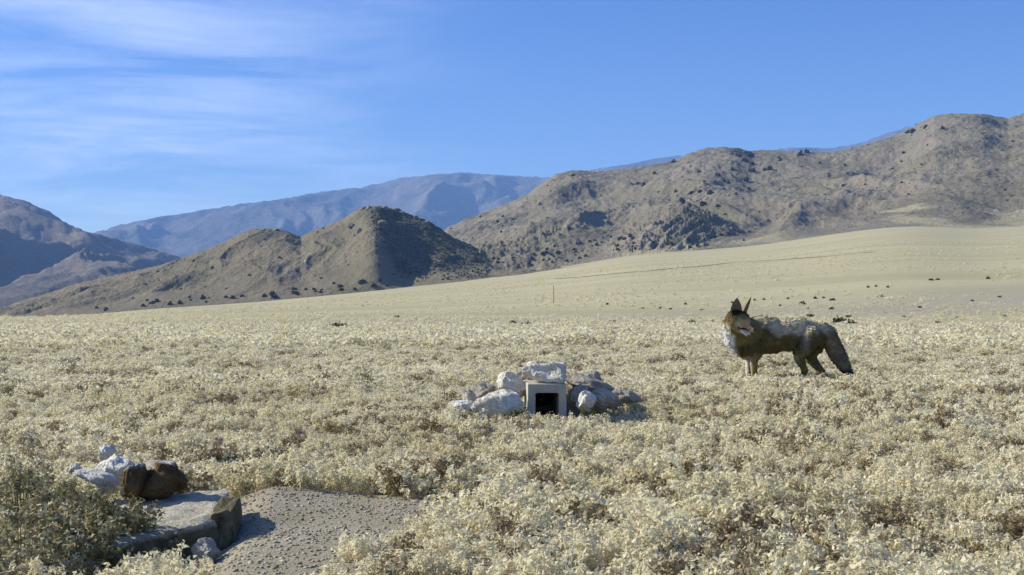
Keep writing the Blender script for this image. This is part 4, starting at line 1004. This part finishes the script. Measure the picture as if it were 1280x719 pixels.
    # eyes, nose, tongue, teeth
    def ball(name, p, r, col, rough=.3, sc=(1, 1, 1)):
        mm, n, l, b = mat(name); b.inputs['Base Color'].default_value = (*col, 1); b.inputs['Roughness'].default_value = rough; b.inputs['Specular IOR Level'].default_value = .4
        bb = bmesh.new(); bmesh.ops.create_uvsphere(bb, u_segments=16, v_segments=10, radius=1, matrix=Matrix.Translation(p) @ rot.to_matrix().to_4x4() @ Matrix.Diagonal((r*U*sc[0], r*U*sc[1], r*U*sc[2], 1)))
        mh = bpy.data.meshes.new(name); bb.to_mesh(mh); bb.free(); mh.materials.append(mm); mh.polygons.foreach_set('use_smooth', [True]*len(mh.polygons))
        e = bpy.data.objects.new(name, mh); C.objects.link(e); e.parent = body
    ball('eye', hp(9.2, 5.0, 1.9), 1.35, (.16, .10, .02)); ball('eye', hp(9.2, -5.0, 1.9), 1.35, (.16, .10, .02))
    ball('nose', hp(23.6, 0, -1.5), 2.1, (.015, .013, .012), .45, (1, 1.05, .85))
    ball('tongue', hp(13.5, 0, -8.4), 1.7, (.62, .38, .38), .4, (3.8, 1.3, .8))
    tm = bmesh.new()
    for s_ in (-1, 1):
        bmesh.ops.create_cone(tm, cap_ends=True, segments=8, radius1=.75*U, radius2=.1*U, depth=2.6*U, matrix=Matrix.Translation(hp(19.3, s_*1.8, -5.2)) @ (rot @ Quaternion((1, 0, 0), math.pi)).to_matrix().to_4x4())
        bmesh.ops.create_cone(tm, cap_ends=True, segments=8, radius1=.6*U, radius2=.1*U, depth=2.2*U, matrix=Matrix.Translation(hp(15.2, s_*1.6, -10.4)) @ rot.to_matrix().to_4x4())
    mm, n, l, b = mat('tooth_ivory'); b.inputs['Base Color'].default_value = (.75, .72, .62, 1)
    mh = bpy.data.meshes.new('teeth'); tm.to_mesh(mh); tm.free(); mh.materials.append(mm); e = bpy.data.objects.new('teeth', mh); C.objects.link(e); e.parent = body
coyote()

# ------------------------------------------------------------------ the air between here and the mountains
def build_haze():
    lo = min(float(np.min(v[0][:, 2])) for v in HB.values()); lo = min(lo, float(Z.min()))-1
    hi = max(float(np.max(v[0][:, 2])) for v in HB.values())+30
    bm = bmesh.new(); bmesh.ops.create_cube(bm, size=1)
    for v in bm.verts: v.co = Vector((v.co.x*19400, v.co.y*19400, lo+(v.co.z+.5)*(hi-lo)))
    me = bpy.data.meshes.new('haze'); bm.to_mesh(me); bm.free()
    o = bpy.data.objects.new('haze', me); C.objects.link(o); o['kind'] = 'stuff'
    m = bpy.data.materials.new('haze_air'); m.use_nodes = True; n = m.node_tree.nodes; n.remove(n['Principled BSDF'])
    v = n.new('ShaderNodeVolumePrincipled'); v.inputs['Color'].default_value = (0.27, 0.50, 1.0, 1); v.inputs['Density'].default_value = 0.95e-4
    v.inputs['Anisotropy'].default_value = 0.0
    m.node_tree.links.new(v.outputs[0], n['Material Output'].inputs['Volume']); me.materials.append(m)
build_haze()
